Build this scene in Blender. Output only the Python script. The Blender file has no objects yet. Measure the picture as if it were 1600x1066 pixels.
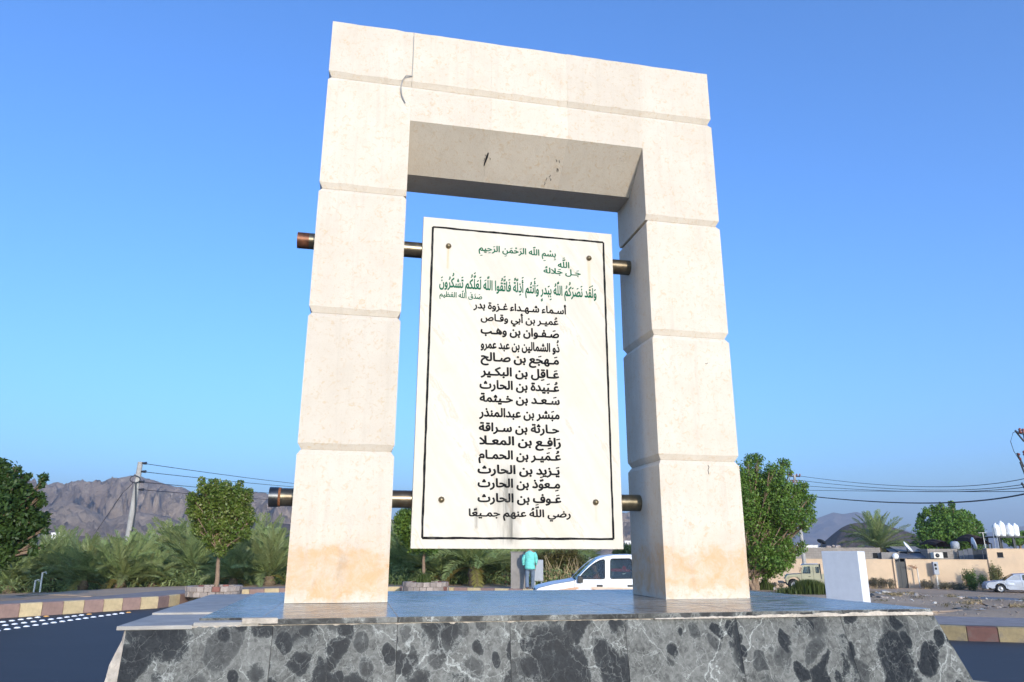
import bpy, bmesh, math, random
import numpy as np
from mathutils import Vector, Matrix, noise
from mathutils.geometry import delaunay_2d_cdt
R = math.radians
sc = bpy.context.scene
col = sc.collection

# ------------------------------------------------------------------ camera, sky, sun, exposure
FPX, PITCH, ROLL, YAW = 1139.4852, 0.2799, 0.0028, 0.2077
CAMZ = 1.8
cam_d = bpy.data.cameras.new('camera'); cam = bpy.data.objects.new('camera', cam_d); col.objects.link(cam)
cam_d.sensor_width = 36; cam_d.lens = FPX / 1600 * 36; cam_d.clip_start = .05; cam_d.clip_end = 12000
cp, sp, cr, sr = math.cos(PITCH), math.sin(PITCH), math.cos(ROLL), math.sin(ROLL)
right0, up0, fwd = Vector((1, 0, 0)), Vector((0, -sp, cp)), Vector((0, cp, sp))
Rv, Uv = right0 * cr + up0 * sr, -right0 * sr + up0 * cr
cam.matrix_world = Matrix(((Rv.x, Uv.x, -fwd.x, 0), (Rv.y, Uv.y, -fwd.y, 0), (Rv.z, Uv.z, -fwd.z, CAMZ), (0, 0, 0, 1)))
sc.camera = cam
SUN_EL, SUN_AZ = 13.0, 18.0          # azimuth: degrees to the right of straight behind the camera
sdir = Vector((math.sin(R(SUN_AZ)) * math.cos(R(SUN_EL)), -math.cos(R(SUN_AZ)) * math.cos(R(SUN_EL)), math.sin(R(SUN_EL))))
w = bpy.data.worlds.new('World'); sc.world = w; w.use_nodes = True
nt = w.node_tree; bg = nt.nodes['Background']
sky = nt.nodes.new('ShaderNodeTexSky'); sky.sky_type = 'NISHITA'; sky.sun_disc = False
sky.sun_elevation = R(SUN_EL); sky.sun_rotation = math.atan2(sdir.x, sdir.y)
sky.air_density = 1.0; sky.dust_density = 2.1; sky.ozone_density = 4.8; sky.altitude = 0
tint = nt.nodes.new('ShaderNodeMix'); tint.data_type = 'RGBA'; tint.blend_type = 'MULTIPLY'; tint.inputs[0].default_value = 1
tint.inputs[7].default_value = (.78, .99, 1.23, 1)          # the clean blue of the camera's rendering
nt.links.new(sky.outputs[0], tint.inputs[6]); nt.links.new(tint.outputs[2], bg.inputs[0]); bg.inputs[1].default_value = 0.15
sl = bpy.data.lights.new('sun', 'SUN'); sun = bpy.data.objects.new('sun', sl); col.objects.link(sun)
sl.energy = 2.4; sl.angle = R(.53); sl.color = (1, .905, .78)
sun.rotation_euler = (-sdir).to_track_quat('-Z', 'Y').to_euler(); sun.location = (20, -20, 30)
sc.view_settings.view_transform = 'Standard'; sc.view_settings.look = 'None'
sc.view_settings.exposure = 1.08; sc.view_settings.gamma = 1; sc.view_settings.use_curve_mapping = False
sc.cycles.volume_bounces = 0; sc.cycles.max_bounces = 8; sc.cycles.transparent_max_bounces = 12

def ray(px, py):
    a, b = px - 800, py - 533
    u, v = (a * cr + b * sr) / FPX, -(-a * sr + b * cr) / FPX
    return Vector((u, cp - v * sp, sp + v * cp))
def at(px, py, D):                       # the world point seen at a measured spot, D metres ahead
    r = ray(px, py); t = D / r.y
    return Vector((r.x * t, D, CAMZ + r.z * t))

# ------------------------------------------------------------------ materials
def newmat(name):
    m = bpy.data.materials.new(name); m.use_nodes = True
    n = m.node_tree; return m, n, n.nodes['Principled BSDF'], n.links.new
def node(n, t, **k):
    x = n.nodes.new(t)
    for a, b in k.items():
        if a in ('operation', 'blend_type', 'data_type', 'feature', 'distance', 'voronoi_dimensions', 'wave_type', 'bands_direction', 'noise_dimensions', 'clamp', 'invert', 'mode', 'noise_type'): setattr(x, a, b)
        else: x.inputs[a].default_value = b
    return x
def ramp(n, src, pts):
    r = n.nodes.new('ShaderNodeValToRGB'); e = r.color_ramp.elements
    while len(e) < len(pts): e.new(.5)
    for i, (p, c) in enumerate(pts):
        e[i].position = p; e[i].color = (c, c, c, 1) if isinstance(c, (int, float)) else (*c, 1)
    n.links.new(src, r.inputs[0]); return r.outputs[0]
def mixc(n, f, a, b, mode='MIX'):
    x = n.nodes.new('ShaderNodeMix'); x.data_type = 'RGBA'; x.blend_type = mode
    for s, v in ((0, f), (6, a), (7, b)):
        if isinstance(v, (int, float)): x.inputs[s].default_value = v if s == 0 else (v, v, v, 1)
        elif isinstance(v, tuple): x.inputs[s].default_value = (*v[:3], 1)
        else: n.links.new(v, x.inputs[s])
    return x.outputs[2]
def math_(n, op, a, b=0.0):
    x = n.nodes.new('ShaderNodeMath'); x.operation = op
    for i, v in enumerate((a, b)):
        if isinstance(v, (int, float)): x.inputs[i].default_value = v
        else: n.links.new(v, x.inputs[i])
    return x.outputs[0]
def coords(n, scale=(1, 1, 1), rot=(0, 0, 0), rand=False, which='Object'):
    tc = n.nodes.new('ShaderNodeTexCoord'); mp = n.nodes.new('ShaderNodeMapping')
    n.links.new(tc.outputs[which], mp.inputs[0]); mp.inputs['Scale'].default_value = scale; mp.inputs['Rotation'].default_value = rot
    if rand:
        oi = n.nodes.new('ShaderNodeObjectInfo'); c = n.nodes.new('ShaderNodeCombineXYZ')
        v = math_(n, 'MULTIPLY', oi.outputs['Random'], 37.0)
        for i in range(3): n.links.new(v, c.inputs[i])
        n.links.new(c.outputs[0], mp.inputs['Location'])
    return mp.outputs[0]
def noise_(n, vec, scale, detail=6, rough=.6, dist=0.0):
    x = node(n, 'ShaderNodeTexNoise', Scale=scale, Detail=detail, Roughness=rough, Distortion=dist)
    n.links.new(vec, x.inputs['Vector']); return x.outputs['Fac'], x.outputs['Color']
def bump(n, b, h, strength=.3, dist=.01):
    x = node(n, 'ShaderNodeBump', Strength=strength, Distance=dist)
    n.links.new(h, x.inputs['Height']); n.links.new(x.outputs[0], b.inputs['Normal'])

def plain(name, c, rough=.6, var=.12, scale=8, metal=0.0, spec=.5, bumps=0.0, rand=0.0, dirt=None, dirt_amt=.5, coat=0.0):
    m, n, b, L = newmat(name)
    v = coords(n); f, _ = noise_(n, v, scale)
    lo, hi = tuple(x * (1 - var) for x in c), tuple(min(1, x * (1 + var)) for x in c)
    o = mixc(n, ramp(n, f, [(.3, 0), (.7, 1)]), lo, hi)
    if dirt:
        f2, _ = noise_(n, v, scale * .35, 8, .7)
        o = mixc(n, math_(n, 'MULTIPLY', ramp(n, f2, [(.5, 0), (.68, 1)]), dirt_amt), o, dirt)
    if rand:
        oi = n.nodes.new('ShaderNodeObjectInfo')
        mul = math_(n, 'ADD', math_(n, 'MULTIPLY', oi.outputs['Random'], 2 * rand), 1 - rand)
        hsv = node(n, 'ShaderNodeHueSaturation'); L(o, hsv.inputs['Color']); L(mul, hsv.inputs['Value']); o = hsv.outputs[0]
    L(o, b.inputs['Base Color'])
    rr = math_(n, 'ADD', math_(n, 'MULTIPLY', f, .2), rough - .1); L(rr, b.inputs['Roughness'])
    b.inputs['Metallic'].default_value = metal; b.inputs['Specular IOR Level'].default_value = spec
    b.inputs['Coat Weight'].default_value = coat
    if bumps: bump(n, b, noise_(n, v, scale * 4)[0], bumps, .02)
    return m

def limestone():
    m, n, b, L = newmat('cream_limestone')
    v = coords(n)
    f1, _ = noise_(n, v, 3.2, 8, .6); f2, _ = noise_(n, v, 26, 6, .7, 1.2); f3, _ = noise_(n, v, 110, 5, .7)
    o = mixc(n, ramp(n, f1, [(.3, 0), (.7, 1)]), (.585, .50, .40), (.65, .575, .475))
    o = mixc(n, math_(n, 'MULTIPLY', ramp(n, f2, [(.54, 0), (.63, 1)]), .75), o, (.57, .43, .28))
    o = mixc(n, math_(n, 'MULTIPLY', ramp(n, f3, [(.30, 1), (.44, 0)]), .5), o, (.47, .39, .29))
    oi = n.nodes.new('ShaderNodeObjectInfo')
    hsv = node(n, 'ShaderNodeHueSaturation'); L(o, hsv.inputs['Color'])
    L(math_(n, 'ADD', math_(n, 'MULTIPLY', oi.outputs['Random'], .10), .95), hsv.inputs['Value']); o = hsv.outputs[0]
    # ochre water stain rising from the foot of the legs
    sx = n.nodes.new('ShaderNodeSeparateXYZ'); L(coords(n), sx.inputs[0])
    f4, _ = noise_(n, v, 5.5, 9, .72); f5, _ = noise_(n, v, 9, 8, .7, .6)
    edge = math_(n, 'ADD', sx.outputs[2], math_(n, 'MULTIPLY', math_(n, 'SUBTRACT', f4, .5), .55))
    band = ramp(n, edge, [(.0, 0), (.08, .9), (.28, .85), (.36, .16), (.5, 0)])
    o = mixc(n, math_(n, 'MULTIPLY', band, ramp(n, f5, [(.33, .25), (.62, 1)])), o, (.60, .37, .19))
    # grey weathering on the reveal
    f6, _ = noise_(n, coords(n, (1, 1, .25)), 5, 9, .75)
    low = ramp(n, sx.outputs[2], [(.0, 1), (.8, 0)])
    o = mixc(n, math_(n, 'MULTIPLY', math_(n, 'MULTIPLY', ramp(n, f6, [(.55, 0), (.72, 1)]), low), .5), o, (.27, .24, .2))
    # pin holes and fossils
    vo = node(n, 'ShaderNodeTexVoronoi', Scale=34); L(coords(n, (1, 1, 1.4)), vo.inputs['Vector'])
    pit = math_(n, 'MULTIPLY', ramp(n, vo.outputs['Distance'], [(.05, 1), (.13, 0)]), ramp(n, f1, [(.5, 0), (.62, 1)]))
    o = mixc(n, math_(n, 'MULTIPLY', pit, .5), o, (.36, .29, .22))
    f7, _ = noise_(n, coords(n, (7, 7, .45)), 2.2, 7, .7)          # faint rain streaks
    o = mixc(n, math_(n, 'MULTIPLY', ramp(n, f7, [(.52, 0), (.72, 1)]), .30), o, (.44, .36, .27))
    L(o, b.inputs['Base Color']); b.inputs['Roughness'].default_value = .82; b.inputs['Specular IOR Level'].default_value = .25
    h = math_(n, 'ADD', math_(n, 'MULTIPLY', f2, .6), math_(n, 'MULTIPLY', f3, .5)); h = math_(n, 'SUBTRACT', h, math_(n, 'MULTIPLY', pit, .5))
    bump(n, b, h, .5, .008); return m

def coords2(n, scale, rot, rand=False):       # turn first, then stretch
    m2 = n.nodes.new('ShaderNodeMapping'); n.links.new(coords(n, (1, 1, 1), rot, rand), m2.inputs[0]); m2.inputs['Scale'].default_value = scale; return m2.outputs[0]
def marble_dark(name, dusty=False):
    m, n, b, L = newmat(name)
    v0 = coords(n, rand=True)
    def warp(v, scale, amt, det=5):
        _, dc = noise_(n, v0, scale, det, .6); of = n.nodes.new('ShaderNodeVectorMath'); of.operation = 'MULTIPLY_ADD'
        L(dc, of.inputs[0]); of.inputs[1].default_value = (amt,) * 3; L(v, of.inputs[2]); return of.outputs[0]
    g1, _ = noise_(n, warp(v0, 3, .25), 4.5, 12, .74, 1.2); g2, _ = noise_(n, warp(v0, 12, .06), 30, 10, .78, 1.0); g3, _ = noise_(n, v0, 1.3, 4, .5)
    grd = mixc(n, ramp(n, g1, [(.34, 0), (.62, 1)]), (.024, .025, .024), (.138, .137, .125))
    grd = mixc(n, math_(n, 'MULTIPLY', ramp(n, g2, [(.42, 0), (.68, 1)]), .7), grd, (.26, .26, .235))
    grd = mixc(n, math_(n, 'MULTIPLY', ramp(n, g2, [(.30, 1), (.44, 0)]), .6), grd, (.028, .032, .034))
    f = None
    for s_, r0, r1, th, rot, stretch, wa in ((3.3, .32, .62, .46, .5, .62, .15), (6.0, .28, .60, .44, -.5, .66, .10), (11, .24, .56, .5, .3, .7, .05)):
        c = warp(coords2(n, (1, 1, stretch), (0, rot, 0), True), 5, wa, 7)
        vo = node(n, 'ShaderNodeTexVoronoi', Scale=s_, Randomness=1.0); L(c, vo.inputs['Vector'])
        ve = node(n, 'ShaderNodeTexVoronoi', feature='DISTANCE_TO_EDGE', Scale=s_, Randomness=1.0); L(c, ve.inputs['Vector'])
        sc_ = n.nodes.new('ShaderNodeSeparateColor'); L(vo.outputs['Color'], sc_.inputs[0])
        rad = math_(n, 'ADD', math_(n, 'MULTIPLY', sc_.outputs[1], r1 - r0), r0)
        d = math_(n, 'MINIMUM', math_(n, 'SUBTRACT', rad, vo.outputs['Distance']), math_(n, 'SUBTRACT', ve.outputs['Distance'], .045)); on = ramp(n, sc_.outputs[0], [(th - .16, 0), (th - .15, .55), (th + .06, .75), (th + .07, 1)])
        d = math_(n, 'ADD', d, math_(n, 'MULTIPLY', math_(n, 'SUBTRACT', g2, .5), .30)); d = math_(n, 'ADD', d, math_(n, 'MULTIPLY', math_(n, 'SUBTRACT', g1, .5), .35))
        x = math_(n, 'MULTIPLY', ramp(n, d, [(0, 0), (.018, .75), (.07, 1)]), on)
        rim = math_(n, 'MULTIPLY', ramp(n, math_(n, 'ABSOLUTE', d), [(.0, 1), (.03, 0)]), on)
        grd = mixc(n, math_(n, 'MULTIPLY', rim, .4), grd, (.24, .25, .23))
        f = x if f is None else math_(n, 'MAXIMUM', f, x)
    dark = mixc(n, ramp(n, g2, [(.42, 0), (.75, 1)]), (.006, .008, .012), (.03, .036, .04))
    o = mixc(n, math_(n, 'MULTIPLY', f, .96), grd, dark)
    clast = f; f = None
    for s_, wd, lo, hi, rot, amt in ((1.9, .0062, .46, .54, -.6, .85), (4.2, .009, .46, .54, .45, .7), (9, .015, .44, .56, -.9, .6), (21, .026, .43, .6, .2, .5)):
        c = warp(coords2(n, (1.0, 1.0, .38), (0, rot, 0), True), 8, .12, 9)
        ve3 = node(n, 'ShaderNodeTexVoronoi', feature='DISTANCE_TO_EDGE', Scale=s_, Randomness=1.0); L(c, ve3.inputs['Vector'])
        brk = ramp(n, noise_(n, c, s_ * 1.3, 4, .6)[0], [(lo, 0), (hi, 1)])
        x = math_(n, 'MULTIPLY', math_(n, 'MULTIPLY', ramp(n, ve3.outputs['Distance'], [(.0, 1), (wd, 0)]), brk), amt)
        f = x if f is None else math_(n, 'MAXIMUM', f, x)
    f = math_(n, 'MULTIPLY', f, math_(n, 'SUBTRACT', 1.0, math_(n, 'MULTIPLY', clast, .68)))
    o = mixc(n, f, o, (.46, .47, .43))
    if dusty:
        d1, _ = noise_(n, coords(n, (.55, 3.6, 1)), 6, 10, .78); d2, _ = noise_(n, coords(n), 1.6, 8, .65)
        k = math_(n, 'MULTIPLY', ramp(n, d1, [(.34, .12), (.6, .92)]), ramp(n, d2, [(.3, .4), (.7, 1)]))
        ge = n.nodes.new('ShaderNodeNewGeometry'); sn = n.nodes.new('ShaderNodeSeparateXYZ'); L(ge.outputs['True Normal'], sn.inputs[0])
        k = math_(n, 'MULTIPLY', k, ramp(n, sn.outputs[2], [(.2, .12), (.8, 1)]))    # dust lies only on the level faces
        o = mixc(n, k, o, (.40, .345, .28)); b.inputs['Specular IOR Level'].default_value = .4; L(math_(n, 'ADD', math_(n, 'MULTIPLY', ramp(n, d1, [(.35, 0), (.65, 1)]), .34), .05), b.inputs['Roughness'])
        bump(n, b, d1, .10, .004)
    else:
        L(math_(n, 'ADD', math_(n, 'MULTIPLY', g2, .15), .42), b.inputs['Roughness']); b.inputs['Specular IOR Level'].default_value = .12; bump(n, b, g2, .05, .003)
    L(o, b.inputs['Base Color']); return m

def plaque_marble():
    m, n, b, L = newmat('white_plaque_marble')
    v = coords(n)
    _, dc = noise_(n, v, 2.5, 5, .6)
    of = n.nodes.new('ShaderNodeVectorMath'); of.operation = 'MULTIPLY_ADD'
    L(dc, of.inputs[0]); of.inputs[1].default_value = (.12, .12, .12)
    L(coords2(n, (1, 1, .10), (0, R(32), 0)), of.inputs[2])
    f1, _ = noise_(n, of.outputs[0], 9, 8, .65, .3); f2, _ = noise_(n, of.outputs[0], 3.5, 4, .5)
    o = mixc(n, ramp(n, f1, [(.3, 0), (.62, 1)]), (.57, .51, .415), (.63, .58, .495))
    o = mixc(n, math_(n, 'MULTIPLY', ramp(n, f1, [(.60, 0), (.64, 1), (.68, 0)]), .6), o, (.52, .42, .30))
    f3, _ = noise_(n, v, 1.9, 7, .6)
    o = mixc(n, math_(n, 'MULTIPLY', ramp(n, f3, [(.60, 0), (.76, 1)]), .35), o, (.62, .49, .34))
    sx = n.nodes.new('ShaderNodeSeparateXYZ'); L(v, sx.inputs[0])
    def streak(x0, wx, z0, z1, c, amt, o, wob=.012):
        nz, _ = noise_(n, coords(n, (30, 1, 2.2)), 1.0, 6, .7)
        dx = math_(n, 'ABSOLUTE', math_(n, 'SUBTRACT', math_(n, 'ADD', sx.outputs[0], math_(n, 'MULTIPLY', math_(n, 'SUBTRACT', nz, .5), wob)), x0))
        fx = ramp(n, math_(n, 'DIVIDE', dx, wx), [(0, 1), (1, 0)])
        t = math_(n, 'DIVIDE', math_(n, 'SUBTRACT', sx.outputs[2], z0), z1 - z0)
        fz = ramp(n, t, [(0, 0), (.12, .8), (.75, 1), (1, 0)])
        k = math_(n, 'MULTIPLY', math_(n, 'MULTIPLY', fx, fz), ramp(n, nz, [(.35, .15), (.6, 1)]))
        return mixc(n, math_(n, 'MULTIPLY', k, amt), o, c)
    o = streak(1.44, .11, .32, .93, (.05, .05, .045), .75, o, .05)
    o = streak(1.475, .02, .35, .80, (.04, .04, .035), .8, o)
    o = streak(1.22, .02, .45, .62, (.08, .07, .06), .6, o)
    o = streak(.97, .018, 2.36, 2.57, (.62, .40, .18), .7, o)
    o = streak(2.096, .02, 2.15, 2.57, (.62, .40, .18), .75, o)
    o = streak(2.096, .015, .5, .66, (.62, .42, .2), .4, o)
    L(o, b.inputs['Base Color']); b.inputs['Roughness'].default_value = .6; b.inputs['Specular IOR Level'].default_value = .2
    bump(n, b, f1, .05, .003); return m

def leafmat(name, c1, c2, scale=1.3, trans=.35, rough=.45):
    m, n, b, L = newmat(name)
    v = coords(n); f, _ = noise_(n, v, scale, 3, .6); f2, _ = noise_(n, v, scale * 16, 2, .5)
    k = math_(n, 'ADD', math_(n, 'MULTIPLY', f, .5), math_(n, 'MULTIPLY', f2, .5))
    o = mixc(n, ramp(n, k, [(.38, 0), (.62, 1)]), c1, c2)
    oi = n.nodes.new('ShaderNodeObjectInfo'); hsv = node(n, 'ShaderNodeHueSaturation'); L(o, hsv.inputs['Color'])
    L(math_(n, 'ADD', math_(n, 'MULTIPLY', oi.outputs['Random'], .4), .8), hsv.inputs['Value'])
    L(math_(n, 'ADD', math_(n, 'MULTIPLY', oi.outputs['Random'], .03), .485), hsv.inputs['Hue']); o = hsv.outputs[0]
    L(o, b.inputs['Base Color']); b.inputs['Roughness'].default_value = rough; b.inputs['Specular IOR Level'].default_value = .35
    tr = n.nodes.new('ShaderNodeBsdfTranslucent'); L(mixc(n, .45, o, (.22, .26, .04)), tr.inputs[0])
    mx = n.nodes.new('ShaderNodeMixShader'); mx.inputs[0].default_value = trans
    L(b.outputs[0], mx.inputs[1]); L(tr.outputs[0], mx.inputs[2]); L(mx.outputs[0], n.nodes['Material Output'].inputs[0])
    return m

def glassmat():
    m, n, b, L = newmat('tinted_glass')
    b.inputs['Base Color'].default_value = (.02, .025, .03, 1); b.inputs['Roughness'].default_value = .03
    tr = n.nodes.new('ShaderNodeBsdfTransparent'); tr.inputs[0].default_value = (.62, .68, .68, 1)
    fr = node(n, 'ShaderNodeFresnel', IOR=1.5); mx = n.nodes.new('ShaderNodeMixShader'); gl = n.nodes.new('ShaderNodeBsdfGlossy'); gl.inputs['Roughness'].default_value = .02
    L(fr.outputs[0], mx.inputs[0]); L(tr.outputs[0], mx.inputs[1]); L(gl.outputs[0], mx.inputs[2]); L(mx.outputs[0], n.nodes['Material Output'].inputs[0])
    return m

def groundmat():
    m, n, b, L = newmat('dry_earth')
    v = coords(n); f1, _ = noise_(n, v, .12, 10, .65); f2, _ = noise_(n, v, 1.1, 10, .7); f3, _ = noise_(n, v, 9, 6, .7)
    o = mixc(n, ramp(n, f1, [(.35, 0), (.65, 1)]), (.40, .275, .18), (.54, .395, .27))
    o = mixc(n, math_(n, 'MULTIPLY', ramp(n, f2, [(.5, 0), (.65, 1)]), .6), o, (.50, .33, .20))
    o = mixc(n, math_(n, 'MULTIPLY', ramp(n, f3, [(.6, 0), (.72, 1)]), .6), o, (.52, .45, .37))
    o = mixc(n, math_(n, 'MULTIPLY', ramp(n, f3, [(.26, 1), (.36, 0)]), .5), o, (.11, .09, .075))
    L(o, b.inputs['Base Color']); b.inputs['Roughness'].default_value = .95; b.inputs['Specular IOR Level'].default_value = .1
    bump(n, b, math_(n, 'ADD', f2, f3), .8, .08); return m

def asphalt(name, c, scuff=.3):
    m, n, b, L = newmat(name)
    v = coords(n); f1, _ = noise_(n, v, .5, 8, .6); f2, _ = noise_(n, v, 160, 3, .6); f3, _ = noise_(n, coords(n, (.3, 2, 1)), 1.5, 8, .7)
    o = mixc(n, f1, tuple(x * .8 for x in c), tuple(x * 1.25 for x in c))
    o = mixc(n, math_(n, 'MULTIPLY', ramp(n, f2, [(.55, 0), (.75, 1)]), .35), o, tuple(x * 2.2 for x in c))
    o = mixc(n, math_(n, 'MULTIPLY', ramp(n, f3, [(.55, 0), (.75, 1)]), scuff), o, tuple(x * 1.7 for x in c))
    L(o, b.inputs['Base Color']); b.inputs['Roughness'].default_value = .75; bump(n, b, f2, .4, .006); return m

def mountmat(name, c1, c2, c3, s=1.0):
    m, n, b, L = newmat(name)
    v = coords(n); f1, _ = noise_(n, v, .006 * s, 10, .68); f2, _ = noise_(n, v, .035 * s, 12, .75, .6); f3, _ = noise_(n, coords(n, (1, 1, 3)), .014 * s, 8, .7)
    o = mixc(n, ramp(n, f1, [(.4, 0), (.6, 1)]), c1, c2)
    o = mixc(n, ramp(n, f3, [(.5, 0), (.66, .8)]), o, c3)
    o = mixc(n, math_(n, 'MULTIPLY', ramp(n, f2, [(.34, 1), (.48, 0)]), .55), o, tuple(x * .55 for x in c1))
    L(o, b.inputs['Base Color']); b.inputs['Roughness'].default_value = .95; b.inputs['Specular IOR Level'].default_value = .05
    bump(n, b, f2, 1.0, 22.0 / s); return m

def blockwork():
    m, n, b, L = newmat('grey_blockwork')
    v = coords(n, which='Object'); sx = n.nodes.new('ShaderNodeSeparateXYZ'); L(v, sx.inputs[0])
    c = n.nodes.new('ShaderNodeCombineXYZ'); L(math_(n, 'ADD', sx.outputs[0], sx.outputs[1]), c.inputs[0]); L(sx.outputs[2], c.inputs[1])
    br = node(n, 'ShaderNodeTexBrick', Scale=1.0); br.inputs['Brick Width'].default_value = .42; br.inputs['Row Height'].default_value = .21; br.inputs['Mortar Size'].default_value = .012
    br.inputs['Color1'].default_value = (.26, .225, .19, 1); br.inputs['Color2'].default_value = (.33, .29, .25, 1); br.inputs['Mortar'].default_value = (.19, .165, .14, 1); L(c.outputs[0], br.inputs[0])
    f, _ = noise_(n, v, 1.3, 8, .7)
    o = mixc(n, math_(n, 'MULTIPLY', ramp(n, f, [(.4, 0), (.7, 1)]), .4), br.outputs[0], (.18, .15, .125))
    L(o, b.inputs['Base Color']); b.inputs['Roughness'].default_value = .92; bump(n, b, br.outputs['Fac'], -.5, .01); return m

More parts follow.
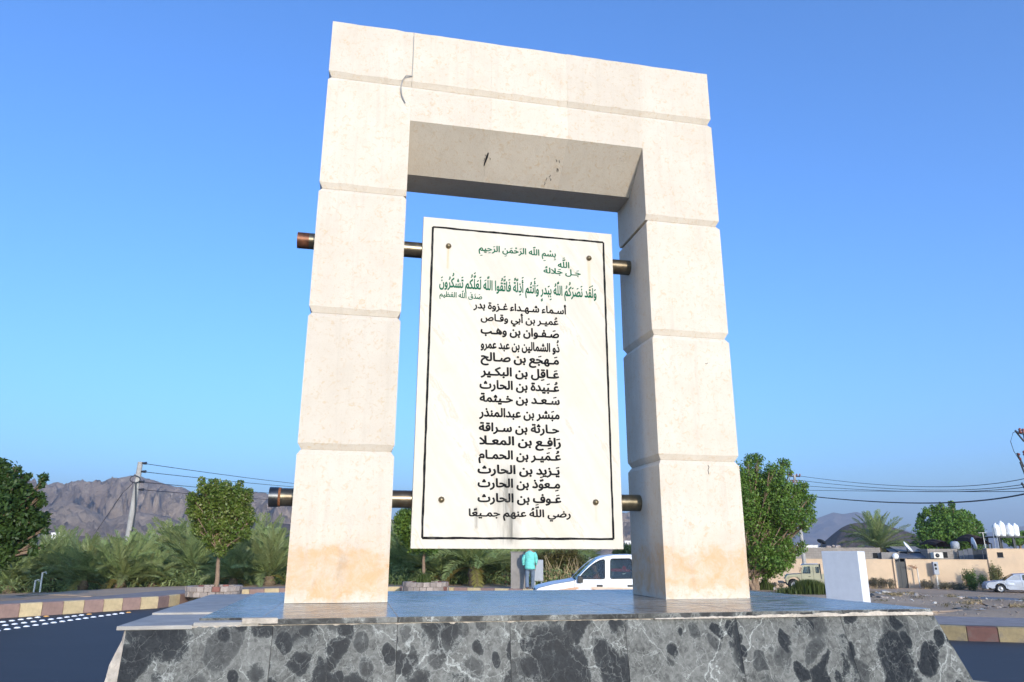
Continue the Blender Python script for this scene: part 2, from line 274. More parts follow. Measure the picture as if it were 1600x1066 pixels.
M = dict(
    stone=limestone(), marble=marble_dark('breccia_marble'), marble_top=marble_dark('dusty_marble', True), plaque=plaque_marble(),
    mortar=plain('pale_mortar', (.55, .47, .38), .9, .25, 18, bumps=.5, dirt=(.22, .19, .15)),
    slab=plain('dusty_slab', (.36, .33, .29), .7, .2, 7, bumps=.2, dirt=(.22, .2, .18)),
    black=plain('black_paint', (.012, .012, .013), .9, .2, 60, spec=.08, dirt=(.09, .085, .075), dirt_amt=.6), green=plain('green_paint', (.012, .115, .06), .9, .25, 60, spec=.08, dirt=(.10, .20, .14), dirt_amt=.7),
    pipe=plain('tarnished_steel', (.17, .145, .10), .33, .3, 14, metal=.85, dirt=(.13, .07, .04)),
    copper=plain('rusty_pipe_end', (.18, .07, .035), .45, .4, 20, metal=.5, dirt=(.05, .03, .02)),
    cap=plain('dark_steel_cap', (.10, .10, .10), .3, .3, 20, metal=.9), rust=plain('rust', (.22, .08, .03), .85, .3, 30),
    bolt=plain('brass_bolt', (.22, .17, .10), .4, .3, 60, metal=.8),
    earth=groundmat(), road=asphalt('blue_black_asphalt', (.036, .038, .041), .6), lane=asphalt('old_lane', (.16, .15, .145), .5),
    walk=plain('pavement_concrete', (.30, .245, .215), .9, .2, 3, bumps=.3, dirt=(.2, .17, .15)),
    kcream=plain('faded_yellow_kerb_paint', (.56, .43, .24), .75, .14, 7, dirt=(.32, .22, .14), dirt_amt=.6, rand=.08),
    kred=plain('faded_red_kerb_paint', (.29, .185, .15), .8, .16, 7, dirt=(.25, .17, .13), dirt_amt=.5, rand=.08),
    kdull=plain('dull_yellow_kerb', (.26, .20, .105), .85, .2, 7, dirt=(.13, .11, .1), dirt_amt=.9),  # kerb yellow and red in deeper, duller tones for the right-hand stones
    kdred=plain('dull_red_kerb', (.12, .055, .045), .85, .2, 7, dirt=(.12, .10, .09), dirt_amt=.8),
    white=plain('white_paint', (.70, .70, .70), .6, .05, 5, dirt=(.55, .55, .55), dirt_amt=.3),
    stud=plain('stud_white', (.85, .85, .83), .35, .05, 30), study=plain('stud_amber', (.7, .36, .1), .35, .1, 30),
    pole=plain('concrete_pole', (.36, .345, .32), .85, .15, 3, dirt=(.24, .22, .2)), wire=plain('cable_black', (.02, .02, .022), .6, .1, 5),
    ins=plain('insulator', (.03, .03, .035), .3, .2, 20), rustred=plain('red_insulator', (.20, .045, .03), .4, .2, 20),
    lampw=plain('pale_post', (.66, .61, .52), .5, .08, 10),
    bark=plain('tree_bark', (.25, .17, .11), .95, .3, 12, bumps=.6), palmbark=plain('palm_bark', (.16, .115, .07), .95, .4, 9, bumps=.8),
    leaf=leafmat('tree_leaf', (.06, .135, .02), (.19, .27, .045)), leafd=leafmat('dark_leaf', (.03, .075, .016), (.08, .14, .03)),
    leafy=leafmat('planter_tree_leaf', (.07, .16, .02), (.22, .30, .055), 2.2), seed=leafmat('pale_leaf', (.24, .27, .08), (.34, .35, .14)),
    palm=leafmat('palm_frond_leaf', (.165, .235, .08), (.33, .375, .15), .8, .4), palmy=leafmat('yellow_palm_leaf', (.16, .14, .035), (.24, .2, .06), .8, .25),
    acacia=leafmat('acacia_leaf', (.022, .065, .015), (.06, .115, .03)), olive=leafmat('dry_leaf', (.09, .11, .035), (.19, .16, .07)), thorn=leafmat('thorn_leaf', (.07, .085, .02), (.17, .12, .04)),
    grass=leafmat('green_grass_leaf', (.045, .085, .018), (.12, .15, .035), 3), dry=plain('dry_stem', (.48, .36, .20), .9, .2, 10),
    greybush=leafmat('grey_scrub_leaf', (.11, .10, .075), (.20, .18, .13), 2),
    cream=plain('cream_render', (.60, .44, .29), .9, .10, .8, bumps=.1, dirt=(.42, .33, .25), dirt_amt=.5), block=blockwork(),
    darkstone=plain('dark_paving_stone', (.11, .105, .10), .8, .2, 3, dirt=(.16, .14, .12)),
    concrete=plain('grey_concrete', (.27, .245, .22), .9, .2, 2, dirt=(.17, .15, .13)),
    darkm=plain('dark_metal', (.03, .035, .04), .6, .3, 5), blackdoor=plain('black_door_paint', (.012, .014, .018), .45, .2, 5),
    sheet=plain('weathered_sheet', (.13, .135, .15), .6, .3, 2, metal=.2), brownsheet=plain('brown_shade_cloth', (.05, .025, .018), .95, .3, 3),
    tank=plain('white_tank', (.80, .80, .80), .5, .04, 3), fargrey=plain('far_render_white', (.68, .66, .62), .8, .08, .4),
    carwhite=plain('white_car_paint', (.78, .78, .78), .4, .03, 2, spec=.3), decal=plain('tan_decal', (.48, .27, .16), .4, .25, 3),
    decal2=plain('pale_tan_decal', (.62, .44, .32), .4, .2, 3),
    tyre=plain('tyre_rubber', (.02, .02, .02), .85, .2, 20), rim=plain('steel_rim', (.42, .42, .42), .4, .1, 8, metal=.6),
    trim=plain('black_trim', (.015, .015, .016), .5, .2, 10), seat=plain('dark_seat_cloth', (.02, .03, .06), .9, .2, 10), redc=plain('red_cloth', (.42, .02, .025), .8, .2, 10),
    orange=plain('orange_cloth', (.42, .11, .03), .8, .2, 10), lampg=plain('lamp_lens', (.65, .65, .62), .12, .05, 10), amber=plain('amber_lens', (.6, .18, .02), .2, .05, 10),
    olivecar=plain('sand_car_paint', (.36, .34, .22), .65, .12, 2, dirt=(.28, .24, .17)), silver=plain('silver_car_paint', (.46, .49, .55), .35, .06, 2, metal=.3, dirt=(.33, .32, .32), dirt_amt=.5),
    skin=plain('skin', (.28, .15, .09), .6, .08, 20), hair=plain('black_hair', (.012, .010, .009), .7, .2, 40),
    teal=plain('turquoise_cotton', (.17, .60, .52), .85, .16, 9, bumps=.8), jeans=plain('grey_blue_trousers', (.13, .17, .23), .9, .2, 9, bumps=.4),
    boxg=plain('grey_box_paint', (.33, .35, .38), .6, .1, 6), glass=glassmat(), dark=plain('dark_interior', (.008, .008, .009), .9, .1, 4),
    rock=plain('loose_rock', (.30, .25, .21), .95, .3, 6, bumps=.6, rand=.35), litter=plain('pale_litter', (.42, .41, .38), .7, .15, 6, rand=.2),
    pink=plain('grey_block_stone', (.33, .27, .23), .9, .2, 5, rand=.25, bumps=.4), redstone=plain('red_block_stone', (.25, .11, .085), .9, .25, 5, rand=.2, bumps=.4),
    mleft=mountmat('brown_mountain_rock', (.30, .22, .165), (.49, .37, .27), (.59, .46, .33)),
    mdark=mountmat('dark_hill_rock', (.10, .08, .07), (.17, .13, .105), (.23, .17, .13), 2.5), mfar=mountmat('far_rock', (.20, .16, .14), (.28, .22, .19), (.33, .27, .23), .6),
    mid=mountmat('tan_hill', (.22, .15, .11), (.30, .22, .16), (.38, .30, .22), 4),
)

# ------------------------------------------------------------------ builders
class MB:
    def __init__(s): s.v = []; s.f = []; s.sm = []
    def add(s, vs, fs, smooth=False):
        k = len(s.v); s.v += [tuple(x) for x in vs]; s.f += [tuple(i + k for i in f) for f in fs]; s.sm += [smooth] * len(fs); return s
    def box(s, a, b, mat=None):
        x0, y0, z0 = a; x1, y1, z1 = b
        v = [Vector(p) for p in ((x0, y0, z0), (x1, y0, z0), (x1, y1, z0), (x0, y1, z0), (x0, y0, z1), (x1, y0, z1), (x1, y1, z1), (x0, y1, z1))]
        if mat: v = [mat @ p for p in v]
        return s.add(v, [(0, 3, 2, 1), (4, 5, 6, 7), (0, 1, 5, 4), (1, 2, 6, 5), (2, 3, 7, 6), (3, 0, 4, 7)])
    def tube(s, pts, r, seg=10, cap=True, smooth=True):
        pts = [Vector(p) for p in pts]; n = len(pts); rs = r if isinstance(r, (list, tuple)) else [r] * n
        vs = []
        for i, p in enumerate(pts):
            d = (pts[min(i + 1, n - 1)] - pts[max(i - 1, 0)]).normalized()
            a = d.cross(Vector((0, 0, 1)) if abs(d.z) < .9 else Vector((1, 0, 0))).normalized(); b = d.cross(a)
            vs += [p + (a * math.cos(t) + b * math.sin(t)) * rs[i] for t in (2 * math.pi * k / seg for k in range(seg))]
        fs = [(i * seg + k, i * seg + (k + 1) % seg, (i + 1) * seg + (k + 1) % seg, (i + 1) * seg + k) for i in range(n - 1) for k in range(seg)]
        s.add(vs, fs, smooth)
        if cap:
            s.add(vs[:seg], [tuple(range(seg))]); s.add(vs[-seg:], [tuple(reversed(range(seg)))])
        return s
    def lathe(s, prof, c=(0, 0, 0), seg=20, smooth=True):
        c = Vector(c); vs = [c + Vector((r * math.cos(t), r * math.sin(t), z)) for r, z in prof for t in (2 * math.pi * k / seg for k in range(seg))]
        fs = [(i * seg + k, i * seg + (k + 1) % seg, (i + 1) * seg + (k + 1) % seg, (i + 1) * seg + k) for i in range(len(prof) - 1) for k in range(seg)]
        return s.add(vs, fs, smooth)
    def prism(s, poly, axis, a, b):       # polygon extruded along an axis
        def P(u, v, t): return {'x': (t, u, v), 'y': (u, t, v), 'z': (u, v, t)}[axis]
        n = len(poly); s.add([P(u, v, a) for u, v in poly] + [P(u, v, b) for u, v in poly],
            [tuple(range(n)), tuple(reversed(range(n, 2 * n)))] + [(i, i + n, (i + 1) % n + n, (i + 1) % n) for i in range(n)]); return s
    def blob(s, c, r, sub=1, jit=.2, seed=0):
        rnd = random.Random(seed); bm = bmesh.new(); bmesh.ops.create_icosphere(bm, subdivisions=sub, radius=1)
        c = Vector(c); vs = [c + Vector((v.co.x * r[0], v.co.y * r[1], v.co.z * r[2])) * (1 + rnd.uniform(-jit, jit)) for v in bm.verts]
        s.add(vs, [tuple(v.index for v in f.verts) for f in bm.faces]); bm.free(); return s
    def mesh(s, name, mat):
        me = bpy.data.meshes.new(name); me.from_pydata(s.v, [], s.f)
        me.polygons.foreach_set('use_smooth', s.sm)
        if mat: me.materials.append(mat)
        bm = bmesh.new(); bm.from_mesh(me); bmesh.ops.recalc_face_normals(bm, faces=bm.faces); bm.to_mesh(me); bm.free()
        me.update(); return me
    def build(s, name, mat, parent=None, bevel=0):
        me = s.mesh(name, mat)
        if bevel:
            bm = bmesh.new(); bm.from_mesh(me); bmesh.ops.bevel(bm, geom=list(bm.edges), offset=bevel, segments=1, affect='EDGES', clamp_overlap=True); bm.to_mesh(me); bm.free()
        return link(name, me, parent)
def link(name, me, parent=None):
    o = bpy.data.objects.new(name, me); col.objects.link(o)
    if parent: o.parent = parent
    return o
def tag(o, label=None, cat=None, group=None, kind=None):
    for k, v in (('label', label), ('category', cat), ('group', group), ('kind', kind)):
        if v: o[k] = v
    return o
def thing(name, label, cat, loc=(0, 0, 0), rz=0, group=None):
    o = bpy.data.objects.new(name, None); col.objects.link(o); o.location = loc; o.rotation_euler = (0, 0, rz); o.empty_display_size = .2
    return tag(o, label, cat, group)
def children(o): return [c for c in bpy.data.objects if c.parent == o]
def copy_tree(o, kids, label=None, loc=None, rz=None, scale=None, group=None):
    c = o.copy(); col.objects.link(c)
    if label: c['label'] = label
    if group: c['group'] = group
    if loc is not None: c.location = loc
    if rz is not None: c.rotation_euler = (0, 0, rz)
    if scale is not None: c.scale = (scale,) * 3
    for ch, gk in kids:
        d = ch.copy(); col.objects.link(d); d.parent = c
        for g in gk:
            e = g.copy(); col.objects.link(e); e.parent = d
    return c
def kidtree(o):
    return [(c, children(c)) for c in children(o)]
def fast(verts, faces, name, mat):
    me = bpy.data.meshes.new(name); me.from_pydata([tuple(v) for v in verts], [], faces); me.materials.append(mat); me.update(); return me
def leaves(clumps, n, size, mat, name, seed=1, aspect=.5, up=.3, shell=.45):
    """many small folded leaves spread through the volume of the clumps (centre, radii)"""
    rg = np.random.default_rng(seed)
    vol = np.array([c[1][0] * c[1][1] * c[1][2] for c in clumps]) ** .7; cnt = np.maximum(8, (n * vol / vol.sum())).astype(int)
    P = []; Nn = []
    for (c, r), k in zip(clumps, cnt):
        d = rg.normal(size=(k, 3)); d /= np.linalg.norm(d, axis=1)[:, None]
        rad = shell + (1 - shell) * rg.random(k) ** .6; rad *= 1 + .12 * rg.normal(size=k)
        P.append(np.array(c) + d * rad[:, None] * np.array(r)); Nn.append(d)
    P = np.vstack(P); Nn = np.vstack(Nn); k = len(P)
    nrm = Nn * .6 + rg.normal(size=(k, 3)) * .7; nrm[:, 2] += up; nrm /= np.linalg.norm(nrm, axis=1)[:, None]
    t = np.cross(nrm, rg.normal(size=(k, 3))); t /= np.linalg.norm(t, axis=1)[:, None]; bt = np.cross(nrm, t)
    s = size * (.6 + .8 * rg.random(k))[:, None]
    v = np.stack([P - t * s, P - bt * s * aspect + nrm * s * .15, P + t * s, P + bt * s * aspect + nrm * s * .15], 1).reshape(-1, 3)
    me = bpy.data.meshes.new(name); me.vertices.add(len(v)); me.vertices.foreach_set('co', v.ravel())
    me.loops.add(4 * k); me.loops.foreach_set('vertex_index', np.arange(4 * k)); me.polygons.add(k)
    me.polygons.foreach_set('loop_start', np.arange(0, 4 * k, 4)); me.polygons.foreach_set('loop_total', np.full(k, 4))
    me.materials.append(mat); me.update(calc_edges=True); return me

# ------------------------------------------------------------------ the ground
rnd = random.Random(7)
# outer kerb of the roundabout, counter-clockwise from the left, z=0 at the road
kd = Vector((.55, .83)).normalized()
LOOP = [(-26, 9), (-17.5, 16.3), (-14.9, 19.55), (-11.30, 24.75), (-10.9, 28.6), (-8.2, 31.0), (-4, 31.9), (1, 29.9), (4.6, 28), (6.6, 25), (7.0, 21), (7.4, 18.6), (8.3, 17.2), (9.6, 16.45), (13, 15.6), (24, 12.5), (26, 2), (18, -12), (0, -20), (-18, -12)]
def resample(loop, step):
    out = []
    n = len(loop)
    for i in range(n):
        a, b = Vector(loop[i]), Vector(loop[(i + 1) % n]); L = (b - a).length; k = max(1, round(L / step))
        out += [a + (b - a) * (j / k) for j in range(k)]
    return out
LP = resample(LOOP, .6)
CEN = Vector((0, 8))
def dist_loop(x, y):
    p = Vector((x, y)); best = 1e9
    for i in range(len(LOOP)):
        a, b = Vector(LOOP[i]), Vector(LOOP[(i + 1) % len(LOOP)]); ab = b - a
        t = max(0, min(1, (p - a).dot(ab) / ab.length_squared)); best = min(best, (a + ab * t - p).length)
    return best
def tz(x, y, d=None):
    if d is None: d = dist_loop(x, y)
    side = 1 / (1 + math.exp(-(x - 4) / 4))           # 1 on the right, 0 on the left (palm grove lies lower)
    s = min(1, max(0, (d - 2.6)) / 36); s = s * s * (3 - 2 * s)
    low = -1.12 * side + -2.0 * (1 - side)
    z = .30 + (low - .30) * s
    if d > 3: z += .10 * noise.noise(Vector((x * .22, y * .22, 1))) * min(1, (d - 3) / 4) + .05 * noise.noise(Vector((x * .9, y * .9, 5))) * min(1, (d - 3) / 2)
    return z
# road sheet
mb = MB(); nL = len(LP)
mb.add([(p.x, p.y, 0) for p in LP] + [(CEN.x, CEN.y, 0)], [(i, (i + 1) % nL, nL) for i in range(nL)])
tag(mb.build('road', M['road']), kind='structure')
# pavement ring, top 0.30 (kerb face is built of painted stones)
mb = MB()
def outward(i, d):
    a, b = LP[i - 1], LP[(i + 1) % nL]; t = (b - a).normalized(); nrm = Vector((-t.y, t.x))
    if nrm.dot(LP[i] - CEN) < 0: nrm = -nrm
    return LP[i] + nrm * d
inn = [outward(i, .17) for i in range(nL)]; out = [outward(i, 2.5) for i in range(nL)]
for i in range(nL):
    a, b, c, d = inn[i], inn[(i + 1) % nL], out[(i + 1) % nL], out[i]
    mb.add([(a.x, a.y, .30), (b.x, b.y, .30), (c.x, c.y, .30), (d.x, d.y, .30)], [(0, 1, 2, 3)])
tag(mb.build('pavement', M['walk']), kind='structure')
# terrain in rings outwards
offs = [2.4, 3, 3.8, 5, 6.5, 8.5, 11, 14, 18, 23, 29, 36, 45, 60, 80, 110, 160, 240, 400, 700, 1200, 2200, 4500]
vs = []; fs = []
dirs = [(outward(i, 1) - LP[i]) for i in range(nL)]
sm = []
for i in range(nL):
    s = Vector((0, 0))
    for k in range(-14, 15): s += dirs[(i + k) % nL]
    sm.append((s.normalized() + (LP[i] - CEN).normalized()).normalized())
for j, o_ in enumerate(offs):
    for i in range(nL):
        t = min(1, (o_ - 2.4) / 12); dr = (dirs[i] * (1 - t) + sm[i] * t).normalized(); p = LP[i] + dr * o_
        z = tz(p.x, p.y, o_ if o_ < 14 else None) if o_ < 200 else -1.2
        if j == 0: z = .27
        vs.append((p.x, p.y, z))
for j in range(len(offs) - 1):
    for i in range(nL): fs.append((j * nL + i, j * nL + (i + 1) % nL, (j + 1) * nL + (i + 1) % nL, (j + 1) * nL + i))
mb = MB(); mb.add(vs, fs, True); tag(mb.build('ground', M['earth']), kind='structure')

# painted kerb stones
kerb = bpy.data.objects.new('kerb', None); col.objects.link(kerb); tag(kerb, kind='structure')
kme = {}
for key in ('kcream', 'kred', 'kdull', 'kdred'):
    b = MB(); b.prism([(0, -.05), (0, .33), (.03, .36), (.16, .36), (.16, -.05)], 'y', -.292, .292); kme[key] = b.mesh('kerb_stone', M[key])
for i in range(nL):
    a, b = LP[i], LP[(i + 1) % nL]; m = (a + b) / 2; t = (b - a); L = t.length; t.normalize(); nrm = Vector((-t.y, t.x))
    if nrm.dot(m - CEN) < 0: nrm = -nrm
    if m.y < 6: continue
    darker = m.x > 3
    key = (('kdull', 'kdred') if darker else ('kcream', 'kred'))[i % 2]
    o = link('kerb_stone', kme[key], kerb); o.location = (m.x, m.y, 0); o.rotation_euler = (0, 0, math.atan2(nrm.y, nrm.x)); o.scale = (1, L / .6, 1 if not darker else .82)

# central island with its own low kerb
mb = MB(); C0 = Vector((1.3, 5.2)); seg = 72
mb.lathe([(0.01, .15), (7.0, .15)], (C0.x, C0.y, 0), seg, False); tag(mb.build('island_paving', M['darkstone']), kind='structure')
ik = bpy.data.objects.new('island_kerb', None); col.objects.link(ik); tag(ik, kind='structure')
bme = [MB().box((0, -.3, -.05), (.15, .3, .17)).mesh('kerb_stone', M[k]) for k in ('kcream', 'kred')]
for k in range(74):
    t = 2 * math.pi * k / 74; o = link('kerb_stone', bme[k % 2], ik); o.location = (C0.x + 7.0 * math.cos(t), C0.y + 7.0 * math.sin(t), 0); o.rotation_euler = (0, 0, t)

# road studs
rows = [[(-13.05, 19.99), (-13.03, 20.32), (-13.02, 20.66), (-13.0, 20.99), (-12.99, 21.33), (-12.94, 21.64)],
        [(-12.42, 19.15), (-12.39, 19.45), (-12.36, 19.77), (-12.32, 20.09), (-12.3, 20.42), (-12.28, 20.76), (-12.24, 21.08), (-12.24, 21.42), (-12.22, 21.74), (-12.2, 22.06), (-12.15, 22.36)],
        [(-11.75, 18.21), (-11.74, 18.55), (-11.73, 18.88), (-11.71, 19.2), (-11.67, 19.52), (-11.65, 19.84), (-11.62, 20.16), (-11.6, 20.48), (-11.57, 20.8), (-11.55, 21.12), (-11.53, 21.46), (-11.5, 21.8), (-11.46, 22.11), (-11.44, 22.42), (-11.41, 22.75), (-11.35, 23.02)]]
sme = [MB().lathe([(.075, -.01), (.07, .012), (.045, .026), (.0, .03)], seg=12).mesh('road_stud', M[k]) for k in ('stud', 'study')]
ORD = 'first second third fourth fifth sixth seventh eighth ninth tenth eleventh twelfth thirteenth fourteenth fifteenth sixteenth seventeenth eighteenth nineteenth'.split()
wh = ['row nearest the kerb', 'middle row', 'row farthest from the kerb']
for ri, rw in enumerate(rows):
    for j in range(-3, 0): rw.insert(0, (rw[0][0] - .01, rw[0][1] - .33))
    for j, (x, y) in enumerate(rw):
        k = len(rw) - 1 - j; o = link('road_stud', sme[1 if k == 0 else 0]); o.location = (x, y, 0)
        tag(o, ('amber road stud ending the %s on dark asphalt' % wh[ri]) if k == 0 else 'white road stud, %s from the amber one in the %s' % (ORD[k - 1], wh[ri]), 'road stud', 'road studs beside the left kerb')

# ------------------------------------------------------------------ the monument
MZ = CAMZ - .3122; cy_, sy_ = math.cos(YAW), math.sin(YAW)
ML = Vector((-.3801 * cy_ - 4.8649 * sy_, -.3801 * sy_ + 4.8649 * cy_, MZ))
def mon(name, label, cat, group=None): return thing(name, label, cat, ML, YAW, group)
S = .6175; H = 4.2; ZJ = [0, .9364, 1.8643, 2.7976, 3.7191, H]; ZO, ZS, YS, DP = 3.4174, 3.1433, .3244, .6139
arch = mon('stone_gateway', 'tall cream limestone gateway of two square pillars and a lintel standing on the marble pedestal', 'monument')
CH, CD = .042, .022
def stone_block(x0, x1, z0, z1, bot=True, top=True, ends=(True, True)):
    """a cladding block whose top and bottom arrises are cut back to make the V joints"""
    lv = []; rj = random.Random(int(x0 * 97 + z0 * 311)); K = 9
    def ring(z, ins, jt):
        a, b = (x0 + (ins if ends[0] else 0), x1 - (ins if ends[1] else 0)); c = [(a, ins), (b, ins), (b, DP - ins), (a, DP - ins)]; out_ = []
        for q in range(4):
            p, r_ = Vector(c[q]), Vector(c[(q + 1) % 4]); nl = (r_ - p).normalized(); nl = Vector((-nl.y, nl.x))
            for k in range(K):
                e_ = p.lerp(r_, k / K) + nl * (abs(rj.gauss(0, .0016)) * jt if k else 0); out_.append((e_.x, e_.y, z + (rj.gauss(0, .0022) * jt)))
        return out_
    e = .0012
    if bot: lv += [ring(z0 + e, CD, 0), ring(z0 + CH, 0, 1)]
    else: lv += [ring(z0 + e, 0, 0)]
    if top: lv += [ring(z1 - CH * .8, 0, 1), ring(z1 - e, CD, 0)]
    else: lv += [ring(z1 - e, 0, .6)]
    v = [p for r_ in lv for p in r_]; n = len(lv); m4 = 4 * K
    f = [tuple(reversed(range(m4))), tuple(m4 * (n - 1) + k for k in range(m4))] + [(m4 * i + k, m4 * i + (k + 1) % m4, m4 * i + m4 + (k + 1) % m4, m4 * i + m4 + k) for i in range(n - 1) for k in range(m4)]
    MB().add(v, f).build('stone_block', M['stone'], arch)
for x0 in (0, 4 * S):
    for i in range(3): stone_block(x0, x0 + S, ZJ[i], ZJ[i + 1], bot=i > 0)
    stone_block(x0, x0 + S, ZJ[3], ZJ[4], ends=(x0 == 0, x0 > 0))
g = .0004
for i in range(5):
    stone_block(i * S + ((.002 if i == 1 else g) if i else 0), (i + 1) * S - (g if i < 4 else 0), ZJ[4], H, top=False, ends=(i == 0, i == 4))
for i in range(1, 4):                     # lintel stones with the splayed soffit
    xa, xb = i * S + g, (i + 1) * S - g
    pr = [(0, ZO), (0, ZJ[4] - CH * .8), (CD, ZJ[4] - .0012), (DP - CD, ZJ[4] - .0012), (DP, ZJ[4] - CH * .8), (DP, ZS), (YS, ZS)]
    MB().prism(pr, 'x', xa, xb).build('lintel_stone', M['stone'], arch)
# joints filled with dark pointing inside the grooves
mb = MB()
for x0 in (0, 4 * S):
    for z in ZJ[1:4]: mb.box((x0 + CD + .004, CD + .004, z - .004), (x0 + S - CD - .004, DP - CD - .004, z + .004))
mb.box((CD + .004, CD + .004, ZJ[4] - .004), (5 * S - CD - .004, DP - CD - .004, ZJ[4] + .004))
mb.build('joint_mortar', M['mortar'], arch)['kind'] = 'stuff'
# chipped spots and old scribbles left on the soffit
def soff(x, t, lift=.002):               # t 0 front .. 1 inner edge of the splay
    y, z = YS * t, ZO + (ZS - ZO) * t; nl = Vector((0, -(ZO - ZS), -YS)).normalized(); return Vector((x, y, z)) + nl * lift
mb = MB(); rr = random.Random(3)
for cx_, t0 in ((1.235, .52), (1.80, .5), (1.74, .8)):
    for k in range(4):
        x = cx_ + rr.uniform(-.035, .035); t = t0 + rr.uniform(-.10, .10); dx, dt = rr.uniform(-.012, .012), rr.uniform(.03, .07)
        mb.tube([soff(x, t), soff(x + dx * .5 + .005, t + dt * .5), soff(x + dx, t + dt)], .0018, 5)
mb.tube([soff(1.24, .42), soff(1.236, .5), soff(1.225, .62), soff(1.222, .68)], [.004, .009, .006, .003], 6)
mb.build('scribble', M['wire'], arch)['kind'] = 'stuff'
mb = MB()
for k in range(26):
    x = 2.33 + rr.uniform(-.035, .035); t = rr.uniform(.06, .5); mb.blob(soff(x, t, -.004), (.011, .006, .006), 1, .4, k)
mb.build('chipped_patch', M['mortar'], arch)['kind'] = 'stuff'
mb = MB(); mb.tube([(1.98 + .9, -.0015, 1.66 + .0), (2.89, -.0015, 1.655), (2.9, -.0015, 1.665)], .002, 5); mb.tube([(2.845, -.0015, .84), (2.84, -.0015, .87), (2.85, -.0015, .89), (2.842, -.0015, .905)], .002, 5); mb.build('scratch', M['wire'], arch)['kind'] = 'stuff'
# loose cable at the left of the lintel
cb = MB(); P = [(.617, -.006, 4.16), (.619, -.006, 4.0), (.618, -.007, 3.80)]; cb.tube(P, .0035, 6)
arc = [(.600 + .0, -.012, 3.795), (.57, -.02, 3.785), (.545, -.022, 3.74), (.538, -.022, 3.68), (.548, -.016, 3.61), (.575, -.012, 3.555)]
cb.tube([(.618, -.007, 3.80)] + arc, .0045, 6)
o = cb.build('loose_cable', M['pole']); o.location = ML; o.rotation_euler = (0, 0, YAW); tag(o, 'thin grey cable hanging in a hook over the upper left corner of the lintel', 'cable')

# pipes
def pipe(z, x0, x1, label, capend):
    t = mon('steel_pipe', label, 'pipe'); y = .41; r = .061
    MB().tube([(x0 + (.07 if capend else .085), y, z), (x1, y, z)], r, 28).build('tube', M['pipe'], t)
    if capend:
        MB().tube([(x0, y, z), (x0 + .06, y, z)], r + .006, 28).build('end_cap', M['cap'], t)
        MB().tube([(x0 + .06, y, z), (x0 + .075, y, z)], r + .003, 28).build('weld_ring', M['rust'], t)
    else: MB().tube([(x0, y, z), (x0 + .085, y, z)], r, 28).build('pipe_end', M['copper'], t)
pipe(2.5468, -.154, 2.52, 'upper steel pipe with a rusty brown end passing through both pillars behind the plaque', False)
pipe(.6577, -.186, 2.52, 'lower steel pipe with a dark ringed end cap passing through both pillars', True)

# plaque
PX0, PX1, PZ0, PZ1, PY = .771, 2.296, .3235, 2.788, .31
plq = mon('marble_plaque', 'white veined marble plaque with black frame line and green and black Arabic inscription', 'plaque')
MB().box((PX0, PY, PZ0), (PX1, PY + .04, PZ1)).build('marble_slab', M['plaque'], plq, bevel=.002)
mb = MB(); bx0, bx1, bz0, bz1, bw = .846, 2.222, .394, 2.708, .0078; e = PY - .001
rr = random.Random(5)
def edge(p, q, n_=26):
    p, q = Vector(p), Vector(q); d = (q - p).normalized(); nn = Vector((-d.z, 0, d.x)); v = []
    for i in range(n_ + 1):
        c = p + (q - p) * i / n_; v += [c + nn * bw * rr.uniform(.75, 1.25), c - nn * bw * rr.uniform(.75, 1.25)]
    mb.add(v, [(2 * i, 2 * i + 1, 2 * i + 3, 2 * i + 2) for i in range(n_)])
edge((bx0, e, bz0), (bx1, e, bz0)); edge((bx0, e, bz1), (bx1, e, bz1)); edge((bx0, e - .0004, bz0), (bx0, e - .0004, bz1), 40); edge((bx1, e - .0004, bz0), (bx1, e - .0004, bz1), 40)
mb.build('frame_line', M['black'], plq)
for x, z in ((.970, 2.559), (2.096, 2.558), (.971, .652), (2.095, .652)):
    b = MB(); b.tube([(x, PY - .001, z), (x, PY - .010, z), (x, PY - .018, z), (x, PY - .021, z)], [.021, .021, .014, .004], 18); b.build('bolt', M['bolt'], plq)

# --- Arabic lettering: letters are joined from the font's presentation forms
FORMS = {0x621: (0xFE80, 1), 0x622: (0xFE81, 2), 0x623: (0xFE83, 2), 0x624: (0xFE85, 2), 0x625: (0xFE87, 2), 0x627: (0xFE8D, 2), 0x628: (0xFE8F, 4), 0x629: (0xFE93, 2), 0x62A: (0xFE95, 4),
    0x62B: (0xFE99, 4), 0x62C: (0xFE9D, 4), 0x62D: (0xFEA1, 4), 0x62E: (0xFEA5, 4), 0x62F: (0xFEA9, 2), 0x630: (0xFEAB, 2), 0x631: (0xFEAD, 2), 0x632: (0xFEAF, 2), 0x633: (0xFEB1, 4),
    0x634: (0xFEB5, 4), 0x635: (0xFEB9, 4), 0x636: (0xFEBD, 4), 0x637: (0xFEC1, 4), 0x638: (0xFEC5, 4), 0x639: (0xFEC9, 4), 0x63A: (0xFECD, 4), 0x641: (0xFED1, 4), 0x642: (0xFED5, 4),
    0x643: (0xFED9, 4), 0x644: (0xFEDD, 4), 0x645: (0xFEE1, 4), 0x646: (0xFEE5, 4), 0x647: (0xFEE9, 4), 0x648: (0xFEED, 2), 0x649: (0xFEEF, 2), 0x64A: (0xFEF1, 4), 0x640: (0x640, 9)}
MARKS = {0x64B, 0x64C, 0x64D, 0x64E, 0x64F, 0x650, 0x651, 0x652}
_gc = {}
